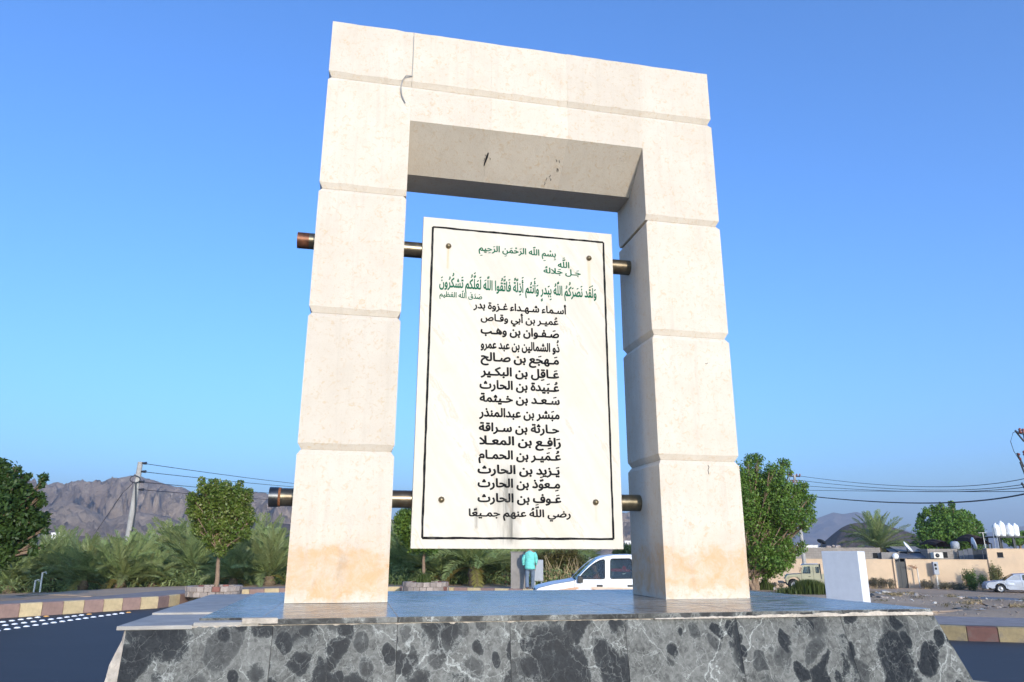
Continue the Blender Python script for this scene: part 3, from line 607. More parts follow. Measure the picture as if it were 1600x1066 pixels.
def glyph(cp_, off):
    k = (cp_, off)
    if k in _gc: return _gc[k]
    off_ = [off]
    def ev(s, o_):
        c = bpy.data.curves.new('g', 'FONT'); c.body = s; c.resolution_u = 3; c.offset = o_; c.fill_mode = 'NONE' if len(s) == 1 else 'BOTH'; ob = bpy.data.objects.new('g', c); col.objects.link(ob)
        dg = bpy.context.evaluated_depsgraph_get(); e_ = ob.evaluated_get(dg); me = e_.to_mesh()
        v = np.array([tuple(q.co)[:2] for q in me.vertices]) if len(me.vertices) else np.zeros((0, 2)); f = [tuple(p.vertices) for p in me.polygons]; ed = [tuple(q.vertices) for q in me.edges]
        if len(s) == 1 and len(v):                # fill by winding number, so that overlapping strokes stay solid
            V2, _, T, _, _, _ = delaunay_2d_cdt([Vector(q) for q in v], ed, [], 0, 1e-6)
            A_, B_ = v[[a for a, b in ed]], v[[b for a, b in ed]]; f = []
            for t_ in T:
                cx, cy = sum(V2[i].x for i in t_) / len(t_), sum(V2[i].y for i in t_) / len(t_)
                up_ = (A_[:, 1] <= cy) & (B_[:, 1] > cy); dn = (A_[:, 1] > cy) & (B_[:, 1] <= cy)
                side = (B_[:, 0] - A_[:, 0]) * (cy - A_[:, 1]) - (cx - A_[:, 0]) * (B_[:, 1] - A_[:, 1])
                if int((up_ & (side > 0)).sum()) - int((dn & (side < 0)).sum()) != 0: f.append(tuple(t_))
            v = np.array([tuple(q) for q in V2]); h = off_[0]
            if h:                                   # fatten the strokes: a ribbon along every outline
                rb = []; k0 = len(v)
                for a, b in zip(A_, B_):
                    d_ = b - a; l_ = np.hypot(*d_)
                    if l_ < 1e-6: continue
                    d_ = d_ / l_; n2 = np.array((-d_[1], d_[0])) * h; x_ = d_ * h * .5
                    f.append((k0, k0 + 1, k0 + 2, k0 + 3)); k0 += 4; rb += [a - n2 - x_, b - n2 + x_, b + n2 + x_, a + n2 - x_]
                v = np.vstack([v, rb]); 
        e_.to_mesh_clear(); bpy.data.objects.remove(ob); bpy.data.curves.remove(c); return v, f
    v, f = ev(chr(cp_), 0)
    adv = ev('X' + chr(cp_) + 'X', 0)[0][:, 0].max() - ev('XX', 0)[0][:, 0].max()
    _gc[k] = (v, f, adv); return _gc[k]
def shape(text, off):
    cl = []
    for ch in text:
        c = ord(ch)
        if c in MARKS and cl: cl[-1][1].append(c)
        else: cl.append([c, []])
    out = []; i = 0
    def dual(c): return c in FORMS and FORMS[c][1] in (4, 9)
    while i < len(cl):
        c, mk = cl[i]
        if c not in FORMS: out.append((0x20, mk)); i += 1; continue
        prev = i > 0 and dual(cl[i - 1][0]); nxt = i + 1 < len(cl) and cl[i + 1][0] in FORMS and cl[i + 1][0] != 0x621
        if c == 0x644 and i + 1 < len(cl) and cl[i + 1][0] == 0x627:
            out.append((0xFEFC if prev else 0xFEFB, mk + cl[i + 1][1])); i += 2; continue
        base, n_ = FORMS[c]
        if n_ == 9: g_ = 0x640
        elif n_ == 1: g_ = base
        elif n_ == 2: g_ = base + (1 if prev else 0)
        else: g_ = base + (3 if prev and nxt else 2 if nxt else 1 if prev else 0)
        out.append((g_, mk)); i += 1
    V = []; F = []; x = 0.0; par = 0; n0 = 0
    for g_, mk in reversed(out):
        if g_ == 0x20: x += .24; continue
        v, f, adv = glyph(g_, off)
        def put(vv, ff, dx, dy):
            nonlocal n0, par
            V.extend((a + dx, b + dy, .0006 * (par % 3) + .00012 * ((q_ // 4) % 4)) for q_, (a, b) in enumerate(vv)); F.extend(tuple(q + n0 for q in t) for t in ff); n0 += len(vv); par += 1
        put(v, f, x, 0)
        if mk:
            cx0 = x + (v[:, 0].min() + v[:, 0].max()) / 2; ty = max(v[:, 1].max() + .07, .52); by = min(v[:, 1].min() - .07, -.10)
            for m_ in sorted(mk, key=lambda q: q != 0x651):
                mv, mf, _ = glyph(m_, off * .6); mx = (mv[:, 0].min() + mv[:, 0].max()) / 2
                if m_ in (0x650, 0x64D): put(mv, mf, cx0 - mx, by - mv[:, 1].max()); by -= .2
                else: put(mv, mf, cx0 - mx, ty - mv[:, 1].min()); ty += mv[:, 1].max() - mv[:, 1].min() + .05
        x += adv
    return np.array(V), F
lines = [
 ('بِسْمِ اللّه الرَحْمَنِ الرَحِيمِ', 1.204, 1.824, 2.546, .049, 'green', .028), ('اللَّه', 1.837, 1.933, 2.460, .049, 'green', .028), ('جَـل جَلالهُ', 1.72, 2.025, 2.403, .046, 'green', .028),
 ('وَلَقَد نَصَرَكُمُ اللّهُ بِبَدرٍ وَأَنتُم أَذِلّةً فَاتَّقُوا اللّهَ لَعَلَّكُم تَشكُرُونَ', .908, 2.150, 2.227, .077, 'green', .028), ('صَدَقَ اللّه العَظيم', .912, 1.238, 2.148, .041, 'green', .022),
 ('أسـماء شـهـداء غـزوة بدر', 1.17, 1.901, 2.074, .056, 'black', .034), ('عُميـر بن أبي وقـاص', 1.228, 1.836, 1.981, .054, 'black', .034), ('صَـفـوان بن وهـب', 1.229, 1.84, 1.879, .062, 'black', .040),
 ('ذُو الشمالين بن عبد عمرو', 1.231, 1.842, 1.766, .064, 'black', .040), ('مَـهجَع بن صـالح', 1.232, 1.836, 1.669, .063, 'black', .040), ('عَـاقِل بن البكـير', 1.234, 1.835, 1.560, .063, 'black', .040),
 ('عُـبَيدة بن الحارث', 1.227, 1.834, 1.458, .063, 'black', .040), ('سَـعـد بن خـيثمة', 1.229, 1.837, 1.360, .06, 'black', .040), ('مبَشر بن عبدالمنذر', 1.227, 1.834, 1.251, .062, 'black', .040),
 ('حـارثة بن سـراقة', 1.226, 1.829, 1.144, .06, 'black', .040), ('رَافِـع بن المعـلا', 1.231, 1.841, 1.048, .06, 'black', .040), ('عُـمَيـر بن الحمـام', 1.227, 1.839, .946, .06, 'black', .040),
 ('يَـزيد بن الحارث', 1.222, 1.828, .842, .059, 'black', .040), ('مِـعوَّذ بن الحارث', 1.224, 1.83, .746, .059, 'black', .040), ('عَـوف بن الحارث', 1.225, 1.837, .643, .058, 'black', .040),
 ('رضي اللَّهُ عنهم جمـيعًا', 1.164, 1.905, .543, .05, 'black', .034)]
for ln in lines:
    text, x0, x1, zb, ch, mk, off = ln
    v, f = shape(text, off); sx = (x1 - x0) / (v[:, 0].max() - v[:, 0].min()); sz = ch / .714
    P = [(x0 + (a - v[:, 0].min()) * sx, PY - .0012 - c, zb + b * sz) for a, b, c in v]
    me = fast(P, f, 'inscription_line', M[mk]); o = link('inscription_line', me, plq)
    o['label'] = 'line of %s Arabic lettering' % mk

# ------------------------------------------------------------------ the pedestal
ped = mon('marble_pedestal', 'dark breccia marble pedestal with chipped edges carrying the stone gateway', 'pedestal')
A0, A1, B0, B1 = -.60, 3.61, -1.03, 1.30; BOT = .15 - MZ
MB().prism([(A0 + .06, -.05), (A1 - .06, -.05), (A1 + .50, BOT - .02), (A0 - .0, BOT - .02)], 'y', B0 + .05, B1 - .05).build('core', M['mortar'], ped)
def slab_front(xa, xb, xa2, xb2, zt, zb, t=.028, y0=B0, slope=.16):
    v = []
    for y_ in (0, t):
        v += [(xa, y0 - slope * -zt + y_, zt), (xb, y0 - slope * -zt + y_, zt), (xb2, y0 - slope * -zb + y_, zb), (xa2, y0 - slope * -zb + y_, zb)]
    b = MB(); b.add(v, [(0, 1, 2, 3), (7, 6, 5, 4), (0, 4, 5, 1), (1, 5, 6, 2), (2, 6, 7, 3), (3, 7, 4, 0)]); return b
FX = [-.60, .04, .62, 1.18, 1.79, 2.42, 3.04, 3.63]
zt, zm = -.030, -.62
for r_, (z0, z1) in enumerate(((zt, -.66), (-.663, BOT))):
    for i in range(7):
        fl = lambda x, z: x + (.48 * (-z) * max(0, (x - 2.2) / 1.5) ** 2)
        xa, xb = FX[i] + .001, FX[i + 1] - .001
        slab_front(fl(xa, z0), fl(xb, z0), fl(xa, z1), fl(xb, z1), z0, z1).build('marble_panel', M['marble'], ped)
# right and left and rear faces
def side(x0, ex, ya, yb, z0, z1, t=.028):
    s_ = 1 if ex >= 0 and x0 > 1 else -1
    v = []
    for d in (0, -t * s_):
        v += [(x0 + ex * -z0 + d, ya, z0), (x0 + ex * -z0 + d, yb, z0), (x0 + ex * -z1 + d, yb, z1), (x0 + ex * -z1 + d, ya, z1)]
    MB().add(v, [(0, 1, 2, 3), (7, 6, 5, 4), (0, 4, 5, 1), (1, 5, 6, 2), (2, 6, 7, 3), (3, 7, 4, 0)]).build('marble_panel', M['marble'], ped)
ys = [B0 + .035, -.45, .13, .71, B1]
for r_, (z0, z1) in enumerate(((zt, -.66), (-.663, BOT))):
    for i in range(4):
        side(A1 + .02, .43, ys[i] + .001, ys[i + 1] - .001, z0, z1)
        side(A0 - .035, -.16, ys[i] + (.12 if i == 0 and r_ == 0 else .001), ys[i + 1] - .001, z0, z1)
for i in range(7):
    b = MB(); b.box((FX[i] + .001, B1 - .02, BOT), (FX[i + 1] - .001, B1 + .008, zt)); b.build('marble_panel', M['marble'], ped)
# exposed mortar on the chipped left corner
b = MB(); rr = random.Random(11); pts = []
zz = [-.035 - .05 * k for k in range(15)]
for k, z in enumerate(zz):
    wv = .012 + .045 * min(1, k / 4); j = rr.uniform(-.008, .008)
    yf = B0 - .16 * -z
    b.v += [(A0 - wv - .02 + j, yf + .13 + j, z), (A0 - wv + j, yf + .03, z), (A0 + .004, yf + .004 + rr.uniform(0, .003), z), (A0 + .01, yf + .12, z)]
for k in range(len(zz) - 1):
    for q in range(4): b.f.append((4 * k + q, 4 * k + (q + 1) % 4, 4 * k + 4 + (q + 1) % 4, 4 * k + 4 + q)); b.sm.append(False)
b.build('exposed_mortar', M['mortar'], ped)
# top slabs: dark polished stone, a paler dusty strip along the left side
TX = [-.02, .62, 1.24, 1.86, 2.48, 3.06, 3.635]; TY = [B0 - .015, -.42, .2, .76, B1 + .01]
for i in range(6):
    for j in range(4):
        b = MB(); dz = rnd.uniform(-.0012, .0012); b.box((TX[i] + .0008, TY[j] + .0008, -.026), (TX[i + 1] - .0008, TY[j + 1] - .0008, dz))
        b.build('top_slab', M['marble_top'], ped, bevel=.001)
for j in range(4):
    b = MB(); z1 = -.002; b.box((-.31, max(TY[j], -.93) + .001, -.028), (-.022, TY[j + 1] - .001, z1)); b.build('top_slab', M['marble_top'], ped, bevel=.001)
for j, (ya, yb) in enumerate(((B0 - .01, -.42), (-.418, .35), (.353, B1 + .01))):
    b = MB(); b.box((A0 - .04, ya, -.040), (-.318, yb - .002, -.012 if j else -.022)); o = b.build('edge_slab', M['slab'], ped, bevel=.002); o.rotation_euler = (0, 0, 0)
MB().box((-.317, B0 - .005, -.036), (-.024, -.935, -.012)).build('edge_slab', M['slab'], ped, bevel=.004)
# ragged mortar bed under the slabs along the front
for nm, mt, z0, z1, yo, jit in (('mortar_bed', 'mortar', -.031, -.0262, .004, .006), ):
    b = MB(); rr = random.Random(2); n_ = 220; v = []
    for k in range(n_ + 1):
        x = A0 - .02 + (A1 + .03 - A0 + .02) * k / n_; y = B0 - yo - abs(rr.gauss(0, .003)); v += [(x, y, z1 - .0002), (x, y + .003, z0 - rr.uniform(0, jit)), (x, B0 + .04, z0 - .004), (x, B0 + .04, z1 - .0002)]
    b.add(v, [(4 * k + q, 4 * k + (q + 1) % 4, 4 * k + 4 + (q + 1) % 4, 4 * k + 4 + q) for k in range(n_) for q in range(4)]); b.build(nm, M[mt], ped)
rr = random.Random(9)
b = MB(); v = []; n_ = 150; x0_, x1_ = 1.95, A1 + .022          # crumbled pale mortar smeared over the right half of the edge
for k in range(n_ + 1):
    t_ = k / n_; x = x0_ + (x1_ - x0_) * t_; up_ = -.026 + .020 * min(1, t_ * 1.6) * (.35 + .65 * (noise.noise(Vector((x * 9, 0, 3))) * .9 + .5)); up_ = min(-.002, max(-.0255, up_ + rr.uniform(-.002, .002)))
    v += [(x, B0 - .0185 - rr.uniform(0, .002), up_), (x, B0 - .020 - rr.uniform(0, .003), -.030), (x, B0 - .010, -.030), (x, B0 - .010, up_)]
b.add(v, [(4 * k + q, 4 * k + (q + 1) % 4, 4 * k + 4 + (q + 1) % 4, 4 * k + 4 + q) for k in range(n_) for q in range(4)]); b.build('crumbled_mortar', M['mortar'], ped)
b = MB(); b.prism([(-.10, B0 - .018), (.06, B0 - .019), (.05, B0 + .02), (-.11, B0 + .035)], 'z', -.02, .004); b.build('chip', M['mortar'], ped)
# ------------------------------------------------------------------ mountains
def ridge(name, prof, D, depth, mat, seed, rough=.22, rows=70, cols=260, base=-3, freq=1.0, wobble=.5):
    """a mountain range: crest heights follow the measured profile, slopes are broken by ridged noise"""
    xs = [p[0] for p in prof]; zs = [at(p[0], p[1], D).z for p in prof]
    vs = []
    for j in range(rows):
        t = j / (rows - 1); dd = D + depth * (t - .62)
        for i in range(cols):
            px = xs[0] + (xs[-1] - xs[0]) * i / (cols - 1); c = np.interp(px, xs, zs)
            x = (px - 800) / FPX * D / cp; q = Vector((x * freq / D * 6, dd * freq / D * 13, seed))
            cr_ = (t / .62) if t < .62 else (1 - t) / .38; cr_ = max(0, cr_)
            n1 = noise.ridged_multi_fractal(q * 2.4, .8, 2.2, 9, 1.0, 2.0) / 2.2; n2 = noise.fractal(q * 6, .8, 2.0, 5)
            sh = cr_ ** 1.15; k = math.sin(math.pi * min(1, cr_)) if cr_ < 1 else 0
            h = (c - base) * (sh * (1 - rough * (1 - cr_)) + rough * wobble * (n1 - .55) * (k * 1.6 + .12) + .055 * n2 * (k + .25))
            vs.append((x * dd / D, dd, base + max(-2, h)))
    fs = [(j * cols + i, j * cols + i + 1, (j + 1) * cols + i + 1, (j + 1) * cols + i) for j in range(rows - 1) for i in range(cols - 1)]
    mb = MB(); mb.add(vs, fs, True); tag(mb.build(name, mat), kind='structure')
ridge('mountains', [(-500, 760), (-300, 700), (-120, 722), (0, 730), (10, 733), (34, 740), (55, 748), (68, 746), (89, 749), (105, 756), (123, 753), (139, 759), (157, 752), (170, 754), (181, 752), (194, 750), (210, 745), (231, 744), (249, 746), (275, 752), (291, 758), (340, 772), (380, 776), (399, 778), (418, 770), (450, 776), (520, 795), (600, 806), (640, 815), (720, 812), (800, 806), (900, 800), (985, 800), (1100, 818), (1200, 836)], 1250, 700, M['mleft'], 3.1, .75, 140, 520, wobble=1.15)
ridge('foothills', [(-400, 800), (-200, 770), (-60, 790), (20, 776), (60, 792), (100, 800), (140, 782), (175, 790), (215, 812), (255, 798), (300, 806), (340, 826), (400, 838), (470, 852)], 900, 320, M['mleft'], 6.4, .6, 70, 300, wobble=1.0)
ridge('hill', [(330, 862), (370, 846), (395, 826), (420, 812), (450, 815), (500, 822), (600, 830), (700, 850), (760, 862)], 620, 160, M['mdark'], 9.3, .3, 40, 120)
ridge('hill', [(1236, 862), (1256, 843), (1268, 833), (1280, 824), (1290, 819), (1300, 816.5), (1313, 816), (1326, 815), (1345, 818), (1380, 832), (1420, 848), (1450, 864)], 460, 130, M['mdark'], 5.7, .3, 50, 150)
ridge('distant_mountains', [(1080, 850), (1150, 825), (1200, 815), (1240, 812), (1271, 800), (1285, 803), (1303, 799), (1326, 806), (1350, 822), (1390, 832), (1407, 822), (1422, 819), (1440, 826), (1480, 834), (1520, 826), (1535, 822), (1560, 820), (1600, 830), (1680, 815), (1800, 830), (1950, 818), (2200, 840)], 3400, 1200, M['mfar'], 2.2, .4, 50, 300)
ridge('hill', [(-200, 848), (-60, 838), (30, 836), (80, 836), (130, 838), (200, 836), (260, 842), (330, 846), (420, 850), (520, 858)], 430, 140, M['mid'], 7.7, .25, 36, 160)

# ------------------------------------------------------------------ palms
def frond(name, L, droop, seed, nl=38, mat='palm', rise=1.0):
    """one feather leaf: a curved midrib along +x with paired leaflets"""
    rr = random.Random(seed); mb = MB(); P = []
    for i in range(13):
        t = i / 12; P.append(Vector((L * (t - .10 * t * t * droop), .04 * L * math.sin(t * 2 + seed), L * (rise * .30 * t - droop * .52 * t ** 2.4))))
    mb.tube([p for p in P], [.022 * (1 - .85 * i / 12) for i in range(13)], 4, False)
    for k in range(nl):
        t = .12 + .87 * k / (nl - 1); f = t * 12; i = min(11, int(f)); p = P[i].lerp(P[i + 1], f - i); d = (P[i + 1] - P[i]).normalized()
        ll = L * .20 * (math.sin(math.pi * min(1, t * .86 + .12)) ** .6) * rr.uniform(.85, 1.1)
        for s_ in (-1, 1):
            out_ = (d * rr.uniform(.75, 1.0) + Vector((0, s_, 0)) * rr.uniform(.55, .9) + Vector((0, 0, 1)) * rr.uniform(.10, .45)).normalized()
            tip = p + out_ * ll + Vector((0, 0, -ll * .12)); w_ = d * .05
            mid = p + out_ * ll * .45
            mb.add([p, mid + w_, tip, mid - w_ * .8], [(0, 1, 2, 3)])
    return mb.mesh(name, M[mat])
def palm_proto(label, nfr, L, trunk_h, seed, group=None, mats=('palm', 'palmy')):
    rr = random.Random(seed); root = thing('date_palm', label, 'palm tree', group=group)
    fm = [frond('frond', L * s_, dr, q + seed, mat=mats[0], rise=ri) for q, (s_, dr, ri) in enumerate(((1, .5, 1.2), (.95, .95, 1.3), (1, .3, 1.0)))] + [frond('frond', L * .7, 1.2, 9 + seed, mat=mats[1], rise=.3)]
    b = MB(); prof = []
    for k in range(int(trunk_h / .12) + 1):
        z = k * .12; prof += [(.24 - .02 * math.sin(k), z), (.29, z + .09)]
    b.lathe(prof + [(.34, trunk_h + .15), (.2, trunk_h + .5), (0, trunk_h + .6)], (0, 0, -.4), 12, False); b.build('trunk', M['palmbark'], root)
    for k in range(nfr):
        g_ = k / nfr; el = R(78 - 92 * g_ ** .85); azz = k * 2.39996 + rr.uniform(-.2, .2); me = fm[3] if g_ > .92 else fm[rr.randrange(3)]
        o = link('frond', me, root); o.location = (.1 * math.cos(azz), .1 * math.sin(azz), trunk_h + .1)
        o.rotation_euler = (Matrix.Rotation(azz, 3, 'Z') @ Matrix.Rotation(-el, 3, 'Y') @ Matrix.Rotation(rr.uniform(-.5, .5), 3, 'X')).to_euler()
    return root
GP = 'date palms of the grove behind the left kerb'
protos = []
for q, (nf, L, th) in enumerate(((38, 3.1, .55), (36, 2.7, .4), (40, 3.4, .9))):
    p = palm_proto('', nf, L, th, q * 7 + 1, GP); protos.append((p, kidtree(p), L, th))
rr = random.Random(21); used = set(); allp = []; seen = {}
for D, step, x0, x1, sc_ in ((36, 56, -40, 900, .72), (40, 54, -30, 900, .86), (45, 52, -60, 880, .95), (52, 50, -40, 900, 1.0), (60, 46, -50, 900, 1.0), (70, 42, -40, 900, 1.02), (82, 40, -30, 860, 1.1)):
    px = x0 + rr.uniform(0, 20)
    while px < x1:
        if not (445 < px < 590): allp.append((px, D + rr.uniform(-2.4, 2.4), sc_ * rr.uniform(.8, 1.22)))
        px += step * rr.uniform(.8, 1.2)
def beside(px):
    marks = [(0, 'the dark edge tree'), (55, 'the lamp posts'), (120, 'the guy wire'), (195, 'the leaning pole'), (265, 'the gap left of the round tree'), (340, 'the round tree'), (420, 'the left pillar edge'), (640, 'the second planter tree'), (730, 'the plaque foot'), (810, 'the stone post'), (880, 'the pickup bonnet')]
    return min(marks, key=lambda m: abs(m[0] - px))[1]
for i, (px, D, s_) in enumerate(allp):
    q = rr.randrange(3); root, kids, L, th = protos[q]
    p = at(px, 900, D); z = tz(p.x, D)
    lab = '%s date palm, %s rank, behind %s' % (('bushy', 'low', 'feathery')[q], 'front' if D < 43 else 'second' if D < 49 else 'middle' if D < 56 else 'fourth' if D < 65 else 'fifth' if D < 76 else 'rearmost', beside(px))
    lab0 = lab
    if lab in seen: lab += ', ' + ('right one', 'far right one', 'next one')[min(2, seen[lab] - 1)]; seen[lab0] = seen.get(lab0, 1) + 1
    else: seen[lab] = 1
    if q not in used: used.add(q); root['label'] = lab; root.location = (p.x, p.y, z - .05); root.rotation_euler = (0, 0, rr.uniform(0, 6.28)); root.scale = (s_,) * 3; o = root
    else: o = copy_tree(root, kids, lab, (p.x, p.y, z - .05), rr.uniform(0, 6.28), s_)
    if 14 < D < 46 and rr.random() < .0: pass
# undergrowth of the grove
cl = []
for k in range(150):
    D = rr.uniform(33.5, 42); px = rr.uniform(-60, 900); p = at(px, 900, D); z = tz(p.x, D); cl.append(((p.x, p.y, z + .25), (1.3, .9, rr.uniform(.4, .8))))
o = link('undergrowth', leaves(cl, 26000, .13, M['palm'], 'undergrowth', 4, .16, .3, .1)); tag(o, 'dry green undergrowth under the date palms', 'undergrowth', kind='stuff')

# ------------------------------------------------------------------ broadleaf trees
def tree(name, label, cat, base, clumps, n, size, leaf, trunk_r, seed, stems=1, aspect=.5, group=None, up=.3, extra=None, shell=.45):
    """clumps: offsets from the foot of the trunk"""
    root = thing(name, label, cat, base, 0, group); rr = random.Random(seed); b = MB()
    top = max(c[0][2] for c in clumps); fork = min(c[0][2] - c[1][2] for c in clumps) + .15; fork = max(.25, fork)
    for s_ in range(stems):
        ox, oy = (0, 0) if stems == 1 else (rr.uniform(-.22, .22), rr.uniform(-.1, .1))
        f = Vector((ox * 2.0, oy, fork * rr.uniform(.85, 1.1)))
        b.tube([(ox * .5, oy, -.15), (ox + trunk_r * .3, oy, fork * .3), (ox * 1.4 - trunk_r * .2, oy, fork * .7), f], [trunk_r * 1.25, trunk_r, trunk_r * .85, trunk_r * .8], 9)
        for k, (c, r_) in enumerate(clumps):
            if k % stems != s_: continue
            c = Vector(c); m = f.lerp(c, .45) + Vector((rr.uniform(-.1, .1), rr.uniform(-.1, .1), .12 * top * rr.uniform(0, .6)))
            b.tube([f, m, c], [trunk_r * .5, trunk_r * .3, trunk_r * .1], 6, False)
            for _ in range(3):
                e_ = c + Vector((rr.uniform(-1, 1) * r_[0], rr.uniform(-1, 1) * r_[1], rr.uniform(-.5, 1) * r_[2])) * .8; b.tube([m.lerp(c, .6), e_], [trunk_r * .14, trunk_r * .04], 4, False)
    b.build('trunk', M['bark'], root)
    link('crown', leaves(clumps, n, size, M[leaf], 'crown', seed, aspect, up, shell), root)
    if extra: link('new_leaves', leaves(clumps, int(n * .12), size * .95, M[extra], 'new_leaves', seed + 1, aspect, .5, .85), root)
    return root
def px_clumps(base, D, spec, dy=1.0, seed=0):
    rr = random.Random(seed); out_ = []; s_ = D / FPX / cp
    for x, y, r_ in spec:
        yy = rr.uniform(-1, 1) * dy; p = at(x, y, D + yy); out_.append(((p.x - base.x, p.y - base.y, p.z - base.z), (r_ * s_, r_ * s_ * 1.1, r_ * s_ * 1.05)))
    return out_
def sprigs(spec, n, x0, x1, y0, y1, r0, r1, seed):
    rr = random.Random(seed); return spec + [(rr.uniform(x0, x1), rr.uniform(y0, y1), rr.uniform(r0, r1)) for _ in range(n)]
# right-hand tree beside the right pillar
D = 32; b0 = at(1181, 918, D); b0.z = .25
spec = [(1168, 722, 6), (1182, 712, 5), (1206, 738, 6), (1198, 745, 7), (1232, 758, 6), (1245, 768, 6), (1262, 778, 5), (1240, 858, 6), (1232, 882, 6), (1255, 822, 5), (1178, 728, 14), (1172, 745, 20), (1188, 755, 22), (1200, 760, 24), (1214, 748, 18), (1222, 765, 20), (1240, 775, 20), (1252, 790, 20), (1250, 765, 13), (1266, 780, 9), (1262, 800, 13), (1258, 812, 12), (1270, 812, 6), (1180, 785, 34), (1210, 795, 30), (1232, 800, 24), (1160, 770, 36), (1165, 810, 40), (1200, 825, 34), (1225, 828, 22), (1235, 815, 18), (1175, 850, 40), (1210, 855, 26), (1228, 862, 14), (1235, 872, 9), (1165, 882, 22), (1190, 884, 20), (1213, 880, 15), (1226, 885, 8), (1140, 790, 40), (1130, 830, 40), (1150, 750, 26), (1140, 860, 30), (1185, 718, 9), (1172, 716, 8), (1216, 735, 9)]
spec = [(x, y, r_ * (.93 if r_ > 12 else 1)) for x, y, r_ in spec]; spec += [(1190, 868, 26), (1172, 893, 13), (1210, 888, 15), (1160, 872, 28), (1196, 893, 12), (1225, 872, 16)]; spec = sprigs(spec, 40, 1150, 1262, 722, 880, 5, 10, 19)
tree('leafy_tree', 'tall bright green leafy tree rising beside the right stone pillar', 'tree', b0, px_clumps(b0, D, spec, 1.0, 3), 50000, .062, 'leaf', .10, 5, 3, .45, shell=.3)
# round tree in the left planter
D = 26.6; b0 = at(337, 920, D); b0.z = .5
spec = sprigs([(345, 800, 30), (325, 785, 22), (368, 785, 22), (345, 775, 20), (318, 762, 8), (333, 758, 9), (352, 762, 9), (372, 764, 8), (380, 778, 13), (308, 790, 14), (303, 800, 11), (318, 822, 17), (340, 840, 18), (362, 832, 17), (378, 815, 15), (390, 800, 8), (344, 860, 9), (330, 850, 9), (357, 850, 9), (393, 812, 7), (316, 750, 5), (338, 752, 4), (376, 755, 5), (390, 768, 5), (300, 778, 8)], 26, 306, 388, 762, 842, 5, 9, 3)
tree('round_tree', 'rounded green tree with pale new leaves on a bare trunk in the left stone planter', 'tree', b0, px_clumps(b0, D, spec, .5, 6), 21000, .05, 'leafy', .075, 8, 1, .55, extra='seed', shell=.5)
# second planter tree, crown partly behind the plaque
D = 30.4; b0 = at(661, 915, D); b0.z = .5
spec = [(640, 820, 22), (628, 812, 12), (660, 815, 26), (680, 825, 22), (650, 845, 18), (635, 835, 12), (672, 848, 16), (626, 826, 8), (655, 798, 16), (630, 803, 7)]
tree('small_tree', 'small green tree half hidden by the plaque, in the second stone planter', 'tree', b0, px_clumps(b0, D, spec, .5, 7), 9000, .07, 'leaf', .07, 12, 1, .5)
# dark tree at the left edge
D = 21; b0 = at(-40, 930, D); b0.z = .3; b0 = Vector((-15.9, 22.5, .25)); D = 22.5
spec = [(-10, 760, 36), (0, 735, 16), (14, 745, 12), (-5, 725, 9), (20, 770, 20), (38, 775, 13), (50, 785, 8), (10, 800, 40), (40, 800, 18), (55, 795, 7), (48, 815, 16), (66, 815, 10), (72, 806, 6), (62, 825, 9), (-5, 840, 40), (25, 838, 24), (20, 858, 16), (8, 870, 12), (-20, 870, 26), (-40, 800, 50), (-60, 760, 50), (-50, 840, 40), (45, 760, 5), (2, 720, 5), (70, 828, 5)]
spec = sprigs(spec, 30, 5, 68, 728, 868, 4, 8, 17)
tree('dark_tree', 'dark leafy tree with ragged outline at the left edge of the kerb', 'tree', b0, px_clumps(b0, D, spec, .7, 9), 22000, .075, 'leafd', .16, 14, 1, .5, shell=.3)
# green acacia mass beside the left pillar, and a couple further off
def bush_tree(label, px, pyc, D, wpx, hpx, leaf, n, size, seed, cat='tree', name='acacia_tree', tr=.14, nc=16, grp=None, shell=.3):
    g_ = at(px, pyc, D); b0 = Vector((g_.x, g_.y, tz(g_.x, g_.y) - .05)); rr = random.Random(seed); spec = []
    for k in range(nc):
        a = rr.uniform(0, 6.28); q = rr.random() ** .5; spec.append((px + math.cos(a) * q * wpx * .75, pyc + math.sin(a) * q * hpx * .62, rr.uniform(.28, .5) * hpx))
    return tree(name, label, cat, b0, px_clumps(b0, D, spec, wpx * D / FPX * .4, seed), n, size, leaf, tr, seed, 1, .4, grp, .6, shell=shell)
bush_tree('dense dark green acacia beside the left stone pillar, above the palm tops', 425, 858, 62, 52, 26, 'acacia', 14000, .12, 31)
bush_tree('low acacia showing left of the round tree crown, beyond the palms', 300, 862, 84, 20, 14, 'acacia', 3500, .16, 32)
bush_tree('small acacia top just right of the leaning utility pole, beyond the palms', 250, 858, 90, 22, 12, 'acacia', 3500, .16, 33)
bush_tree('dark bushy acacia far behind the palms near the leaning utility pole', 190, 856, 95, 16, 10, 'acacia', 2500, .16, 34)
bush_tree('rust-green thorny bush standing behind the bonnet of the white pickup', 882, 880, 36, 44, 26, 'thorn', 15000, .055, 35, 'bush', 'thorn_bush', .05, 26, shell=.1)
bush_tree('pale green bush between the plaque corner and the right pillar', 978, 868, 44, 20, 22, 'palm', 4500, .1, 36, 'bush', 'leafy_bush', .05)
# pale dry stems in front of the thorny bush
mb = MB(); rr = random.Random(8)
for k in range(46):
    p = at(rr.uniform(850, 905), 905, 34.5); p.z = tz(p.x, p.y); h = rr.uniform(.5, 1.35); dx = rr.uniform(-.5, .5)
    mb.tube([p, p + Vector((dx * .4, rr.uniform(-.1, .1), h * .6)), p + Vector((dx, rr.uniform(-.2, .2), h))], [.018, .012, .005], 5, False)
o = mb.build('dry_stems', M['dry']); tag(o, 'bleached dry stems at the foot of the thorny bush', 'dry stems', kind='stuff')

